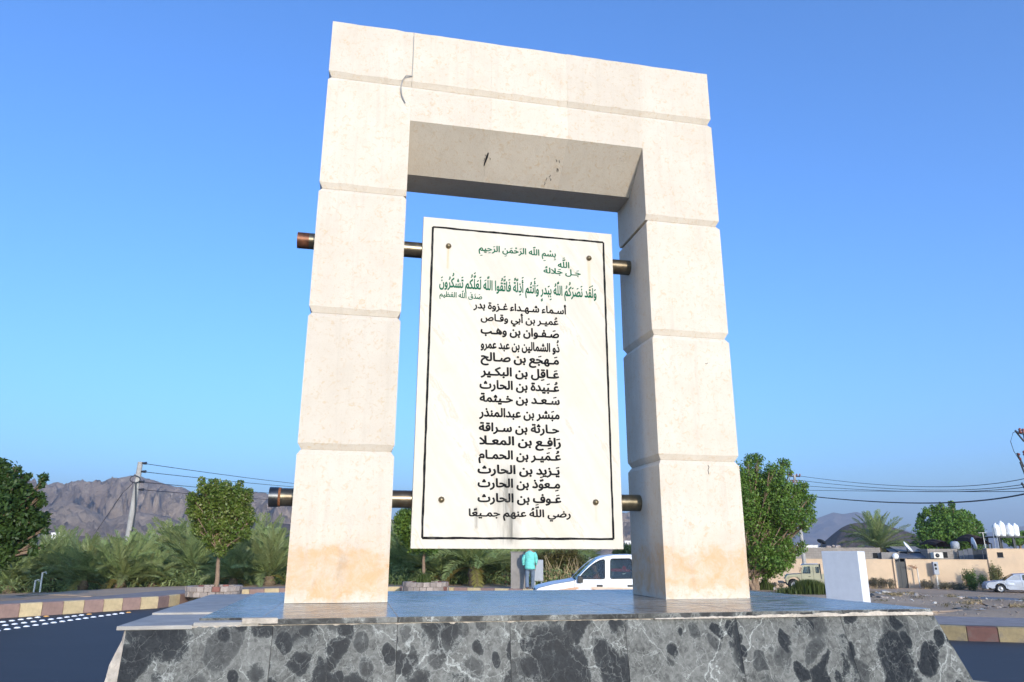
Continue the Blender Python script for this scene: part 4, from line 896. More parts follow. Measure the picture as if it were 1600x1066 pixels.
# right side: date palm, drooping tree, leafy round tree
p = at(1374, 868, 74); pr = palm_proto('large date palm with stiff upright fronds above the grey block wall', 52, 3.7, 3.2, 77); pr.location = (p.x, p.y, tz(p.x, p.y))
bush_tree('drooping grey-green tree just right of the large date palm', 1412, 862, 80, 36, 20, 'olive', 9000, .13, 41, 'tree', 'drooping_tree', .16, 22, shell=.2)
bush_tree('drooping dark tree low on the left side of the large date palm', 1330, 862, 82, 18, 12, 'olive', 3000, .13, 43, 'tree', 'drooping_tree', .16, 10, shell=.2)
D = 76; g_ = at(1487, 862, D); b0 = Vector((g_.x, g_.y, tz(g_.x, g_.y)))
rr = random.Random(4); spec = [(1485, 838, 32), (1455, 842, 22), (1515, 842, 20), (1470, 820, 18), (1500, 822, 18), (1485, 812, 14), (1525, 828, 10), (1448, 825, 10)]
spec += [(1440, 808, 6), (1448, 800, 6), (1437, 815, 5), (1460, 797, 7), (1470, 792, 6), (1478, 800, 7), (1489, 790, 4), (1485, 787, 4), (1487, 798, 5), (1495, 802, 5), (1503, 800, 5), (1512, 804, 5), (1508, 812, 6), (1518, 808, 5), (1530, 820, 5), (1524, 815, 4), (1434, 822, 4), (1440, 833, 6), (1533, 826, 4), (1495, 812, 6), (1462, 808, 7)]
tree('almond_tree', 'broad bright green tree with knobbly leaf clusters above the grey block house', 'tree', b0, px_clumps(b0, D, spec, 1.2, 4), 16000, .13, 'leaf', .2, 15, 2, .6, shell=.4)
bush_tree('green tree behind the white water tanks at the right edge', 1592, 842, 90, 26, 14, 'leaf', 6000, .16, 44, 'tree', 'leafy_tree', .15)

# clipped grass-like bush left of the white block
def tuft(label, px, py, D, wpx, h, n, mat, seed, cat='shrub', name='grassy_bush', wid=.012):
    g_ = at(px, py, D); rr = np.random.default_rng(seed); root = thing(name, label, cat, (g_.x, g_.y, tz(g_.x, g_.y)))
    W_ = wpx * D / FPX; v = []; f = []
    for k in range(n):
        x, y = rr.normal() * W_ * .42, rr.normal() * W_ * .30; hh = h * (1 - .5 * min(1, (x / W_) ** 2 * 2)) * rr.uniform(.5, 1.1); lx, ly = rr.normal(size=2) * .16 * hh; a = rr.uniform(0, 3.14); wx, wy = wid * math.cos(a), wid * math.sin(a); q = len(v)
        v += [(x - wx, y - wy, -.05), (x + wx, y + wy, -.05), (x + lx * .4 + wx, y + ly * .4 + wy, hh * .6), (x + lx * .4 - wx, y + ly * .4 - wy, hh * .6), (x + lx, y + ly, hh)]; f += [(q, q + 1, q + 2, q + 3), (q + 3, q + 2, q + 4)]
    link('foliage', fast(v, f, 'foliage', M[mat]), root); return root
tuft('bright green grassy bush in front of the sand-coloured truck, left of the white block', 1266, 925, 29, 36, .50, 5200, 'grass', 3)
tuft('low green tuft at the foot of the right leafy tree', 1196, 920, 33, 12, .5, 500, 'grass', 5)

# ------------------------------------------------------------------ planters
def planter(label, px, D, ztop, wpx, seed):
    c = at(px, 920, D); rad = wpx * D / FPX / 2; rr = random.Random(seed); root = thing('stone_planter', label, 'planter', (c.x, c.y, tz(c.x, c.y) - .02 if D > 31 else .28))
    n_ = 22
    for k in range(n_):
        for lv in range(2):
            a0 = 2 * math.pi * (k + .5 * lv) / n_ + .01; a1 = a0 + 2 * math.pi / n_ - .02; r0, r1 = rad - .16, rad + rr.uniform(-.015, .02); z0 = lv * .17; z1 = z0 + .165
            v = [(r_ * math.cos(a), r_ * math.sin(a), z) for z in (z0, z1) for r_, a in ((r0, a0), (r1, a0), (r1, a1), (r0, a1))]
            b = MB(); b.add(v, [(0, 3, 2, 1), (4, 5, 6, 7), (0, 1, 5, 4), (1, 2, 6, 5), (2, 3, 7, 6), (3, 0, 4, 7)])
            b.build('stone', M['redstone' if rr.random() < .16 else 'pink'], root, bevel=.008)
    b = MB(); b.lathe([(0, .26), (rad - .15, .27), (rad - .15, 0)], seg=22); b.build('soil', M['earth'], root)
    return root
planter('round planter of grey and red stones around the trunk of the left round tree', 335, 26.4, 0, 78, 1)
planter('round planter of grey and red stones seen between the pillars under the plaque', 665, 30.2, 0, 68, 2)
tuft('small green sprouts in the planter under the plaque', 662, 918, 30.2, 14, .5, 300, 'grass', 6).location.z = .52

# ------------------------------------------------------------------ poles, wires, lamps
def pole(label, base, top, r0=.17, r1=.10, arms=(), cable=False):
    t = thing('utility_pole', label, 'utility pole', base); T = Vector(top) - Vector(base)
    MB().tube([(0, 0, -.3), T * .5, T], [r0, (r0 + r1) / 2, r1], 14).build('shaft', M['pole'], t)
    for (z, L, ang) in arms:
        a = T * z + Vector((0, 0, 0)); d = Vector((math.cos(ang), math.sin(ang), 0)) * L / 2
        MB().tube([a - d + Vector((0, 0, .0)), a + d], .045, 6).build('crossarm', M['darkm'], t)
        for s_ in (-1, -.45, .45, 1):
            q = a + d * s_; MB().lathe([(.03, 0), (.07, .05), (.04, .1), (.07, .15), (.03, .22)], q, 8).build('insulator', M['rustred'], t)
    return t
pb = at(187, 932, 45); pb.z = tz(pb.x, pb.y) ; pt = at(219.5, 722, 45)
pb = Vector((at(186, 936, 45).x + .0, 45, tz(at(186, 936, 45).x, 45)))
t = pole('weathered concrete utility pole leaning slightly, rising from the palms at the left', pb, pt, .24, .15)
T = pt - pb
hooks = [at(222, 724, 45), at(221, 737, 45), at(218, 753, 45), at(217.5, 765, 45)]
for h in hooks: MB().tube([h - pb + Vector((-.1, 0, 0)), h - pb + Vector((.28, -.02, 0))], [.05, .09], 8).build('insulator', M['ins'], t)
ringp = [at(211 + 8.0 * math.cos(a), 749 + 5.5 * math.sin(a), 44.75) - pb for a in [k * 2 * math.pi / 18 for k in range(19)]]
MB().tube(ringp, .03, 6, False).build('cable_coil', M['ins'], t)
MB().tube([at(212, 755, 44.7) - pb, at(211.5, 800, 44.7) - pb, at(203, 850, 44.7) - pb, at(196, 885, 44.7) - pb, at(190, 925, 44.7) - pb], .045, 6).build('conduit', M['darkm'], t)
p2 = Vector((at(530, 900, 84).x, 84, -2.2)); p2t = at(534, 760, 84)
pole('utility pole hidden behind the left pillar carrying the wires on', p2, p2t, .2, .12)
def wire(pts, r, label, group=None):
    b = MB(); b.tube(pts, r, 5, False); o = b.build('overhead_wire', M['wire']); tag(o, label, 'wire', group); return o
def sag(a, b, s_, n_=16): return [a.lerp(b, i / n_) - Vector((0, 0, 4 * s_ * (i / n_) * (1 - i / n_))) for i in range(n_ + 1)]
nm = ['top', 'second', 'third', 'lowest']
for i, h in enumerate(hooks):
    e_ = at(534, (763, 766, 777, 786)[i], 84); wire(sag(h, e_, .12), .020, '%s of the four dark wires running right from the leaning pole' % nm[i])
g1 = at(195, 768, 45.2); g2 = at(149, 832, 62)
wire([at(213, 750, 45), at(192, 770, 50), at(148, 834, 64)], .018, 'thin pale stay wire running down left behind the leaning pole')
wire([at(110, 880, 44), at(73, 940, 40)], .022, 'pale stay wire slanting in front of the palms at lower left')
# right pole pair
q1 = at(1258, 902, 60); q1.z = tz(q1.x, q1.y); q1t = at(1240, 742, 60); q1t = Vector((q1.x - .15, 60, q1t.z))
q1t = at(1241, 742, 60); q1b = Vector((q1t.x + .1, 60, tz(q1t.x, 60)))
pole('slim concrete utility pole standing behind the right leafy tree, beside the sand-coloured truck', q1b, q1t, .17, .10, ((.985, 1.0, .2), (.93, .8, .2)))
T3 = at(1597, 672, 31); B3 = Vector((T3.x + .15, 31, tz(T3.x, 31)))
t3 = pole('utility pole at the right edge with tilted crossarms and red insulators', B3, T3 + Vector((.15, 0, 0)), .2, .13, ((.975, .9, .5), (.84, .9, .5)))
for (a, b_) in (((1587, 674), (1600, 690)), ((1589, 708), (1600, 730)), ((1594, 722), (1603, 745)), ((1597, 756), (1604, 768))):
    MB().tube([at(*a, 30.8) - B3, at(*b_, 30.8) - B3], .035, 6).build('bracket', M['darkm'], t3)
for q in ((1587, 674), (1591, 677), (1592, 710), (1594, 717), (1597, 756)):
    c = at(*q, 30.7) - B3; MB().blob(c, (.05, .05, .06), 1, .1).build('insulator', M['rustred' if q[1] > 700 and q[1] < 720 else 'ins'], t3)
wire([at(1600, 672, 30.7), at(1583, 676, 30.6), at(1579, 690, 30.6), at(1584, 705, 30.6), at(1595, 722, 30.7)], .012, 'thin looped jumper cable hanging from the top of the right pole')
for i, (y0, ym, y1, r_) in enumerate(((743, 760, 747, .016), (750, 765, 756, .016), (758, 768, 761, .016), (766, 768, 768, .016), (773, 786, 771, .035))):
    a, m, e_ = at(1243, y0, 60), at(1420, ym, 45), at(1606, y1, 31); P = []
    for k in range(25):
        t = k / 24; P.append(a * (1 - t) * (1 - 2 * t) + m * 4 * t * (1 - t) + e_ * t * (2 * t - 1))
    wire(P, r_, ('uppermost thin wire sagging between the two right poles', 'second thin wire from the top between the two right poles', 'third thin wire from the top between the two right poles', 'fourth, straightest thin wire between the two right poles', 'thick twisted cable sagging lowest between the two right poles')[i])
for lab, px0, py0, px1, py1 in (('short pale lamp post with hooked top, right of the pair', 60, 938, 66.5, 895), ('shorter pale lamp post with bent top, left of the pair', 50.5, 938, 55.5, 907)):
    D = 31; t_ = at(px1, py1, D); b_ = Vector((at(px0, py0, D).x, D, tz(at(px0, py0, D).x, D))); o = thing('lamp_post', lab, 'lamp post', b_); T = t_ - b_
    MB().tube([(0, 0, 0), T], .032, 8).build('post', M['lampw'], o); MB().tube([T, T + Vector((.14, 0, .03)), T + Vector((.16, 0, -.05))], .02, 6).build('lamp_arm', M['lampw'], o)

# ------------------------------------------------------------------ white block on the right pavement
bx = at(1316, 900, 20); L1 = .94; L2 = .42; ang = R(-35)     # wide face turned to the left of the camera
d1 = Vector((math.cos(ang), math.sin(ang)))
t = thing('white_block', 'smooth white painted rectangular block standing upright behind the right end of the pedestal', 'block', (at(1290, 860, 20).x, 20.3, .28), R(-55))
top = 1.81 - .28
b = MB(); b.box((0, 0, 0), (1.03, .33, top)); WB = b.build('painted_block', M['white'], t, bevel=.012)
b = MB(); b.box((-.05, -.05, -.02), (1.08, .38, .05)); b.build('base_plate', M['concrete'], t)

# ------------------------------------------------------------------ gate post, cabinet
p = at(810, 900, 31); t = thing('stone_post', 'rough grey-brown square post behind the man in turquoise', 'post', (p.x, 31.2, .2))
b = MB(); b.box((-.31, -.28, -.1), (.31, .28, 1.52)); b.build('shaft', M['concrete'], t, bevel=.015); MB().box((-.33, -.30, 1.52), (.33, .30, 1.56)).build('coping', M['concrete'], t, bevel=.01)
p = at(841, 900, 32.5); t = thing('meter_cabinet', 'grey metal cabinet on two thin legs to the right of the man in turquoise', 'cabinet', (p.x, 32.3, .15))
MB().box((-.22, -.14, .42), (.20, .14, 1.28)).build('housing', M['boxg'], t, bevel=.01); MB().box((-.19, -.155, .46), (.17, -.142, 1.24)).build('door', M['boxg'], t, bevel=.003)
for x in (-.15, .13): MB().box((x - .025, -.03, -.1), (x + .025, .03, .42)).build('leg', M['boxg'], t)

# ------------------------------------------------------------------ compound walls and houses on the right
def span(A, B, rot=None):                   # frame with x along A->B, y away from the camera, z up
    d = (B - A); d.z = 0; L = d.length; return L, math.atan2(d.y, d.x)
GZ = -1.12
def wall_run(label, pxa, Da, pxb, Db, zt, mat, th=.2, parts=(), gap=None, cat='wall', name='boundary_wall'):
    A, B = at(pxa, 880, Da), at(pxb, 880, Db); A.z = B.z = 0; L, rz = span(A, B); t = thing(name, label, cat, (A.x, A.y, GZ), rz)
    H_ = zt - GZ; xs = [0, L] if not gap else [0, gap[0], gap[1], L]
    MB().box((xs[0], 0, -.4), (xs[1], th, H_)).build('wall_section', mat, t)
    if gap: MB().box((xs[2], 0, -.4), (xs[3], th, H_)).build('wall_section', mat, t)
    MB().box((0, -.03, H_), (xs[1], th + .03, H_ + .07)).build('coping', mat, t)
    if gap: MB().box((xs[2], -.03, H_), (L, th + .03, H_ + .07)).build('coping', mat, t)
    return t, L, A, B
def xat(A, B, px):                          # distance along A->B seen at px
    r = ray(px, 880); d = (B - A); n_ = Vector((r.y, -r.x)); return -(A.x * n_.x + A.y * n_.y) / (d.x / d.length * n_.x + d.y / d.length * n_.y)
A, B = at(1120, 880, 67), at(1545, 880, 62.5); A.z = B.z = 0
gd = (xat(A, B, 1398), xat(A, B, 1415))
t, L, A, B = wall_run('long cream rendered boundary wall with a black door, under the grey block walls', 1120, 67, 1545, 62.5, 1.13, M['cream'], gap=gd)
d = MB(); d.box((gd[0] + .02, .05, .02), (gd[1] - .02, .10, 2.12)); dr = d.build('door', M['blackdoor'], t)
MB().box((gd[0] + .06, .02, .1), (gd[0] + .12, .052, 2.0)).build('door_rail', M['sheet'], dr); MB().box(((gd[0] + gd[1]) / 2 - .02, .03, .1), ((gd[0] + gd[1]) / 2 + .02, .052, 2.0)).build('door_rail', M['darkm'], dr)
b = MB(); b.box((gd[0] - .14, -.14, 0), (gd[0] + .0, .04, 2.35)); b.build('gate_pier', M['cream'], t)
b = MB(); b.box((gd[1], -.06, 0), (gd[1] + .12, .04, 2.35)); b.build('gate_pier', M['cream'], t)
b = MB(); b.blob((gd[0] + .1, -.1, 2.55), (.26, .22, .26), 2, .03); b.build('globe_lamp', M['tank'], t)
t2, L2_, A2, B2 = wall_run('taller cream wall section with a small dark window at the right edge', 1545, 62.4, 1680, 61, 2.0, M['cream'])
x_ = xat(A2, B2, 1565); MB().box((x_ - .22, -.012, 2.5), (x_ + .22, .02, 2.9)).build('window', M['dark'], t2)
MB().box((x_ - .26, -.03, 2.44), (x_ + .26, -.002, 2.5)).build('window_sill', M['concrete'], t2)
def house(label, pxa, Da, pxb, Db, zt, mat, dep=4, wins=(), name='block_house', par=True, zb=GZ):
    A, B = at(pxa, 880, Da), at(pxb, 880, Db); A.z = B.z = 0; L, rz = span(A, B); t = thing(name, label, 'house', (A.x, A.y, zb), rz); H_ = zt - zb
    b = MB(); b.box((0, 0, -.3), (L, .2, H_)); b.box((0, dep - .2, -.3), (L, dep, H_)); b.box((0, .2, -.3), (.2, dep - .2, H_)); b.box((L - .2, .2, -.3), (L, dep - .2, H_)); b.build('wall', mat, t)
    MB().box((.2, .2, H_ - .35), (L - .2, dep - .2, H_ - .25)).build('roof', M['concrete'], t)
    for px, zl, w_, h_ in wins:
        x = xat(A, B, px); wd = MB().box((x - w_ / 2, -.025, zl - zb), (x + w_ / 2, .01, zl - zb + h_)).build('window', M['concrete'], t)
        MB().box((x - w_ / 2 + .06, -.035, zl - zb + .06), (x + w_ / 2 - .06, -.026, zl - zb + h_ - .06)).build('pane', M['dark'], wd)
    return t, L, H_, A, B
house('long grey block building behind the cream wall and the sand-coloured truck', 1210, 70, 1378, 69, 2.15, M['block'], 5, ((1369, 1.15, .55, .6),))
house('low grey block annex with pale render just left of the black door', 1379, 68.5, 1407, 68, 1.75, M['concrete'], 4)
house('grey block house with a small square window beneath the almond tree', 1452, 66, 1500, 65.4, 2.05, M['block'], 5, ((1478, 1.25, .55, .6),))
# dark sheet fence: each panel a piece
A, B = at(1500, 880, 65), at(1546, 880, 64); A.z = B.z = 0; L, rz = span(A, B)
t = thing('sheet_fence', 'dark grey metal sheet fence on the wall between block house and tall cream wall', 'fence', (A.x, A.y, GZ), rz); n_ = 6
for k in range(n_): MB().box((L * k / n_ + .01, (k % 2) * .03, 2.2), (L * (k + 1) / n_ - .01, .02 + (k % 2) * .03, 3.05 + .08 * ((k * 7) % 3))).build('metal_sheet', M['sheet' if k < 3 else 'darkm'], t)
for k in range(4): MB().box((L * k / 3 - .03, .06, 0), (L * k / 3 + .03, .12, 3.15)).build('fence_post', M['darkm'], t)
# shed roofs over the yard between annex and block house
A, B = at(1404, 880, 67), at(1455, 880, 66.5); A.z = B.z = 0; L, rz = span(A, B)
t = thing('lean_to_shed', 'dark lean-to shed with layered sheet roof over the yard behind the black door', 'shed', (A.x, A.y, GZ), rz)
MB().prism([(0, 2.35), (3.2, 3.15), (3.2, 3.2), (0, 2.40)], 'x', 0, L).build('roof_sheet', M['sheet'], t)
MB().prism([(1.6, 2.9), (4.2, 3.35), (4.2, 3.4), (1.6, 2.95)], 'x', .6, L + .2).build('roof_sheet', M['concrete'], t)
for x in (.1, L / 2, L - .1): MB().box((x - .05, .05, 0), (x + .05, .15, 2.37)).build('post', M['darkm'], t)
MB().box((0, 3.0, 0), (L, 3.1, 3.1)).build('back_wall', M['dark'], t)
# brown shade cloths
def canopy(label, px0, px1, y0, y1, D):
    a, b_ = at(px0, y1, D), at(px1, y1, D); zt_ = at(px0, y0, D).z; gz = GZ; t = thing('shade_canopy', label, 'canopy', (a.x, D, gz)); w_ = b_.x - a.x; h0, h1 = a.z - gz, zt_ - gz
    n_ = 10; v = []
    for i in range(n_ + 1):
        for j in range(5):
            u, q = i / n_, j / 4; v.append((u * w_, q * 3.0, h0 + (h1 - h0) * (math.sin(math.pi * min(1, u * 1.1 + .05)) ** .7) * (.6 + .4 * math.sin(math.pi * q)) + .05 * math.sin(u * 23)))
    k = len(v); v += [(x, y, z - .03) for x, y, z in v]; f = []
    for i in range(n_):
        for j in range(4): a_ = i * 5 + j; f += [(a_, a_ + 5, a_ + 6, a_ + 1), (k + a_, k + a_ + 1, k + a_ + 6, k + a_ + 5)]
    MB().add(v, f).build('cloth', M['brownsheet'], t)
    for x in (0.05, w_ - .05): MB().tube([(x, .05, 0), (x, .05, h0)], .05, 6).build('pole', M['darkm'], t)
canopy('brown shade cloth bulging to the right of the almond tree', 1517, 1550, 834, 849, 70)
canopy('dark brown shade cloth under the middle of the almond tree', 1463, 1488, 842, 853, 69)
# white tanks on a stand
a = at(1561, 838, 72); t = thing('tank_stand', 'dark metal stand under the white water tanks at the right edge', 'stand', (a.x, 72, GZ)); w_ = at(1604, 838, 72).x - a.x; hh = a.z - GZ
MB().box((-.2, -.1, hh - .12), (w_ + .2, 2.0, hh)).build('deck', M['darkm'], t)
for x in (0, w_ / 2, w_):
    for y in (0, 1.8): MB().box((x - .06, y, 0), (x + .06, y + .12, hh - .12)).build('leg', M['darkm'], t)
tl = ['leftmost', 'second', 'third', 'rightmost']
for k in range(4):
    x = a.x + w_ * (k + .5) / 4; t = thing('water_tank', '%s of the four white water tanks on the dark stand' % tl[k], 'water tank', (x, 72.8 + .15 * (k % 2), a.z), group='white water tanks on the stand')
    r = w_ / 8 * .95; ht = 1.15 + (.22 if k == 1 else 0)
    MB().lathe([(0, 0), (r * .7, 0), (r * .95, .1), (r, .25), (r * .96, .5), (r, .55), (r, ht * .75), (r * .8, ht * .92), (r * .35, ht), (0, ht)], seg=18).build('tank_body', M['tank'], t); MB().lathe([(r * .3, ht - .02), (r * .32, ht + .09), (0, ht + .11)], seg=12).build('lid', M['tank'], t)
tower = thing('mast', 'thin grey lattice mast left of the white water tanks', 'mast', (at(1557, 850, 71).x, 71, GZ))
for dx in (-.18, .18): MB().tube([(dx, 0, 0), (dx * .8, 0, at(1557, 825, 71).z - GZ)], .03, 5).build('upright', M['boxg'], tower)
for k in range(12): MB().tube([(-.17, 0, .3 + k * .33), (.17, 0, .45 + k * .33)], .018, 4).build('brace', M['boxg'], tower)
t = thing('antenna_pole', 'thin pale antenna pole standing over the brown shade cloth', 'antenna', (at(1540, 850, 69).x, 69, GZ)); MB().tube([(0, 0, 0), (-.1, 0, at(1539, 832, 69).z - GZ)], .035, 6).build('shaft', M['lampw'], t)
MB().tube([(-.5, 0, at(1539, 833, 69).z - GZ), (.3, 0, at(1539, 832, 69).z - GZ)], .02, 4).build('antenna_bar', M['lampw'], t)
def dish(label, px, py, D, r, tilt, rz, mat):
    c = at(px, py, D); t = thing('satellite_dish', label, 'satellite dish', (c.x, D, c.z - r * 1.3), rz); b = MB(); b.lathe([(0.001, 0), (r * .4, .03 * r), (r * .75, .13 * r), (r, .26 * r), (r * 1.0, .29 * r), (r * .74, .17 * r), (0.001, .05 * r)], seg=20)
    o = b.build('dish', mat, t); o.location = (0, 0, r * 1.3); o.rotation_euler = (tilt, 0, 0); MB().tube([(0, 0, -r * 1.6), (0, 0, r * 1.3)], .05, 6).build('mount', M['darkm'], t)
dish('dark satellite dish tipped up on the left roof of the long block building', 1283, 848, 72, .42, R(-35), R(-60), M['darkm'])
dish('white satellite dish seen edge-on left of the almond tree', 1417, 856, 68, .55, R(55), R(50), M['tank'])
dish('narrow white satellite dish under the brown shade cloth', 1519, 850, 66.2, .55, R(80), R(75), M['tank'])
b = MB(); c = at(1306, 856, 69.5); t = thing('rubble_pile', 'small pink heap of blocks on top of the long block building above the white block', 'blocks', (c.x, 70.3, 2.14))
rr = random.Random(4)
for k in range(9): MB().blob((rr.uniform(-.7, .7), rr.uniform(-.2, .2), rr.uniform(.0, .18)), (.22, .16, .13), 1, .2, k).build('block_piece', M['pink'], t)
# electric meter box and pipe stubs on the wall
c = at(1455, 892, 63.6); t = thing('meter_box', 'grey electric meter box on a short post in front of the cream wall', 'meter box', (c.x, 62.9, tz(c.x, 62.9)))
zt_ = at(1455, 878, 62.9).z - tz(c.x, 62.9); zb_ = at(1455, 898, 62.9).z - tz(c.x, 62.9)
MB().box((-.20, -.12, zb_), (.20, .12, zt_)).build('housing', M['boxg'], t, bevel=.01); MB().box((-.13, -.135, zt_ - .35), (.05, -.122, zt_ - .15)).build('dial_window', M['dark'], t); MB().box((-.13, -.135, zt_ - .62), (.05, -.122, zt_ - .45)).build('dial_window', M['dark'], t)
MB().box((-.05, -.04, 0), (.05, .04, zb_)).build('post', M['lampw'], t)
c = at(1433, 900, 63.4); t = thing('conduit_post', 'thin pale conduit post against the cream wall left of the meter box', 'post', (c.x, 63.2, tz(c.x, 63.2)))
MB().tube([(0, 0, 0), (-.02, 0, 1.55)], .045, 6).build('shaft', M['lampw'], t)
rr = random.Random(6); b = MB()
for k in range(7): b.tube([(-.05, .05, 1.5), (rr.uniform(-.7, .1), .08, 1.6 + rr.uniform(-.1, .3)), (rr.uniform(-.8, .2), .08, 1.5 + rr.uniform(-.1, .35))], .015, 4, False)
b.build('loose_wiring', M['rust'], t)
# plants along the wall
def scrub(label, px, D, wpx, h, n, mat, seed, size=.07, name='dry_scrub', cat='shrub'):
    g_ = at(px, 905, D); rr = random.Random(seed); W_ = wpx * D / FPX; root = thing(name, label, cat, (g_.x, g_.y, tz(g_.x, g_.y)))
    cl = [((rr.uniform(-.5, .5) * W_, rr.uniform(-.35, .35), h * rr.uniform(.25, .6)), (W_ * .16 + .12, .35, h * rr.uniform(.3, .5))) for _ in range(max(4, int(W_ * 2.2)))]
    link('foliage', leaves(cl, n, size, M[mat], 'foliage', seed, .35, .4, .15), root)
    b = MB()
    for c, r_ in cl:
        for _ in range(3): b.tube([(c[0] + rr.uniform(-.1, .1), c[1], -.05), (c[0] + rr.uniform(-.3, .3), c[1] + rr.uniform(-.2, .2), c[2] + r_[2] * rr.uniform(.2, 1))], [.02, .006], 4, False)
    b.build('stems', M['dry'], root); return root
scrub('grey dry scrub against the wall left of the black door', 1378, 63.6, 34, .95, 1700, 'greybush', 1)
scrub('low dry scrub at the wall foot between door and meter box', 1444, 62.5, 24, .7, 1200, 'greybush', 2)
scrub('strip of low dry scrub right of the meter box', 1486, 61.8, 44, .6, 1800, 'greybush', 3)
scrub('dark tangled bush touching the front of the silver car', 1524, 60.6, 30, 1.55, 2600, 'leafd', 4, name='tangled_bush')
scrub('olive green bush rising behind the silver car bonnet', 1553, 61.2, 22, 2.1, 1500, 'olive', 5, .09, name='olive_bush')
scrub('leafy creeper climbing the cream wall beside the dark bush', 1520, 61.9, 5, 2.3, 420, 'leaf', 7, .09, name='creeper', cat='plant')
scrub('thin dry weeds right of the leafy tree, in front of the cream wall', 1216, 64, 20, .5, 500, 'greybush', 8)

# dirt lane beyond the right pavement
mb = MB(); Pn = []
for i in range(30):
    px = 1150 + i * 22; D = 51 - 8 * (i / 29) ; c = at(px, 905, D); Pn.append((c.x, D))
v = []
for x, y in Pn: v += [(x, y - 2.4, tz(x, y - 2.4) + .03), (x, y, tz(x, y) + .035), (x, y + 2.4, tz(x, y + 2.4) + .03)]
mb.add(v, [f for i in range(29) for f in ((3 * i, 3 * i + 3, 3 * i + 4, 3 * i + 1), (3 * i + 1, 3 * i + 4, 3 * i + 5, 3 * i + 2))], True); tag(mb.build('lane', M['lane']), kind='structure')

# rubble, stones and litter on the bare ground
rr = random.Random(33); b = MB()
for k in range(380):
    D = 19 + 42 * rr.random() ** 1.4; px = rr.uniform(1180, 1680); c = at(px, 900, D)
    if dist_loop(c.x, c.y) < 2.8: continue
    s_ = rr.uniform(.008, .03) * (1 + D / 40); b.blob((c.x, c.y, tz(c.x, c.y) + s_ * .3), (s_, s_ * .8, s_ * .6), 0 or 1, .25, k)
o = b.build('loose_stones', M['rock']); tag(o, 'small loose stones scattered on the bare right ground', 'stones', kind='stuff')
b = MB(); q = 0
cl = []
for k in range(34):
    D = 20 + 32 * rr.random() ** 1.2; px = rr.uniform(1355, 1660); c = at(px, 900, D)
    if dist_loop(c.x, c.y) < 2.7: continue
    cl.append(((c.x, c.y, tz(c.x, c.y) + .04), (rr.uniform(.15, .5), rr.uniform(.15, .4), rr.uniform(.03, .1))))
o = link('dry_weeds', leaves(cl, 3000, .03, M['thorn'], 'dry_weeds', 8, .25, .3, .05)); tag(o, 'sparse dry weeds on the bare right ground', 'weeds', kind='stuff')
o = link('straw_tufts', leaves(cl[::2], 2200, .045, M['dry'], 'straw_tufts', 9, .12, .3, .05)); tag(o, 'straw-coloured tufts on the bare right ground', 'weeds', kind='stuff')
def rubble(label, px, py, D, n_, sp, smax, seed, mats=('rock', 'litter', 'pink', 'concrete'), cat='rubble'):
    c = at(px, py, D); t = thing('rubble_heap', label, cat, (c.x, c.y, tz(c.x, c.y))); rr = random.Random(seed)
    for k in range(n_):
        x, y = rr.gauss(0, sp), rr.gauss(0, sp * .6); s_ = rr.uniform(.3, 1) * smax; z = tz(c.x + x, c.y + y) - tz(c.x, c.y)
        b = MB(); b.blob((x, y, z + s_ * .3), (s_, s_ * .75, s_ * rr.uniform(.3, .65)), 1, .3, k + seed); b.build('rubble_piece', M[mats[rr.randrange(len(mats))]], t)
rubble('heap of broken grey stones and litter behind the right tip of the pedestal', 1442, 935, 30, 34, .9, .085, 1)
rubble('scattered pale rubble and scraps in the middle of the bare ground', 1482, 945, 26, 36, .9, .065, 2, ('rock', 'litter', 'rock', 'concrete'))
rubble('dark lump of debris beside the lane', 1396, 925, 33, 12, .38, .20, 3, ('darkm', 'rock', 'litter'))
rubble('few dark stones just right of the white block', 1366, 932, 27, 8, .35, .14, 4, ('rock', 'darkm'))
rubble('low pale pile of scraps at the right edge behind the kerb', 1592, 948, 24, 16, .8, .055, 5)
rubble('pinkish stones near the wheels of the sand-coloured truck', 1215, 915, 42, 16, 1.0, .16, 6, ('pink', 'rock', 'litter'))
for k, (px, D) in enumerate(((1528, 20.6), (1500, 30), (1560, 34), (1470, 57), (1486, 58), (1543, 52), (1360, 61), (1590, 28), (1404, 31))):
    c = at(px, 930, D); s_ = .06 + .0015 * D; b = MB(); n_ = 5; v = []
    rg = random.Random(k + 70)
    for i in range(n_):
        for j in range(4): v.append(((i / 4 - .5) * 2.4 * s_, (j / 3 - .5) * s_ * 1.4, rg.uniform(0, .35) * s_ + .01))
    m_ = len(v); v += [(x, y, z + .004) for x, y, z in v]
    f = [(i * 4 + j, i * 4 + 4 + j, i * 4 + 5 + j, i * 4 + 1 + j) for i in range(4) for j in range(3)]; f += [tuple(m_ + q for q in reversed(t_)) for t_ in f]
    b.add(v, f); o = b.build('litter_scrap', M['litter']); o.location = (c.x, c.y, tz(c.x, c.y) + .01); o.rotation_euler = (0, 0, rg.uniform(0, 3))
    tag(o, ('crumpled white scrap on the pavement edge behind the right kerb', 'white scrap lying near the middle of the bare ground', 'white scrap just before the lane, right side', 'white scrap at the wall foot right of the meter box', 'second white scrap at the wall foot right of the meter box', 'white scrap on the lane in front of the silver car', 'flat white scrap at the wall foot left of the black door', 'white scrap at the right edge of the bare ground', 'white scrap beside the dark lump of debris')[k], 'litter')

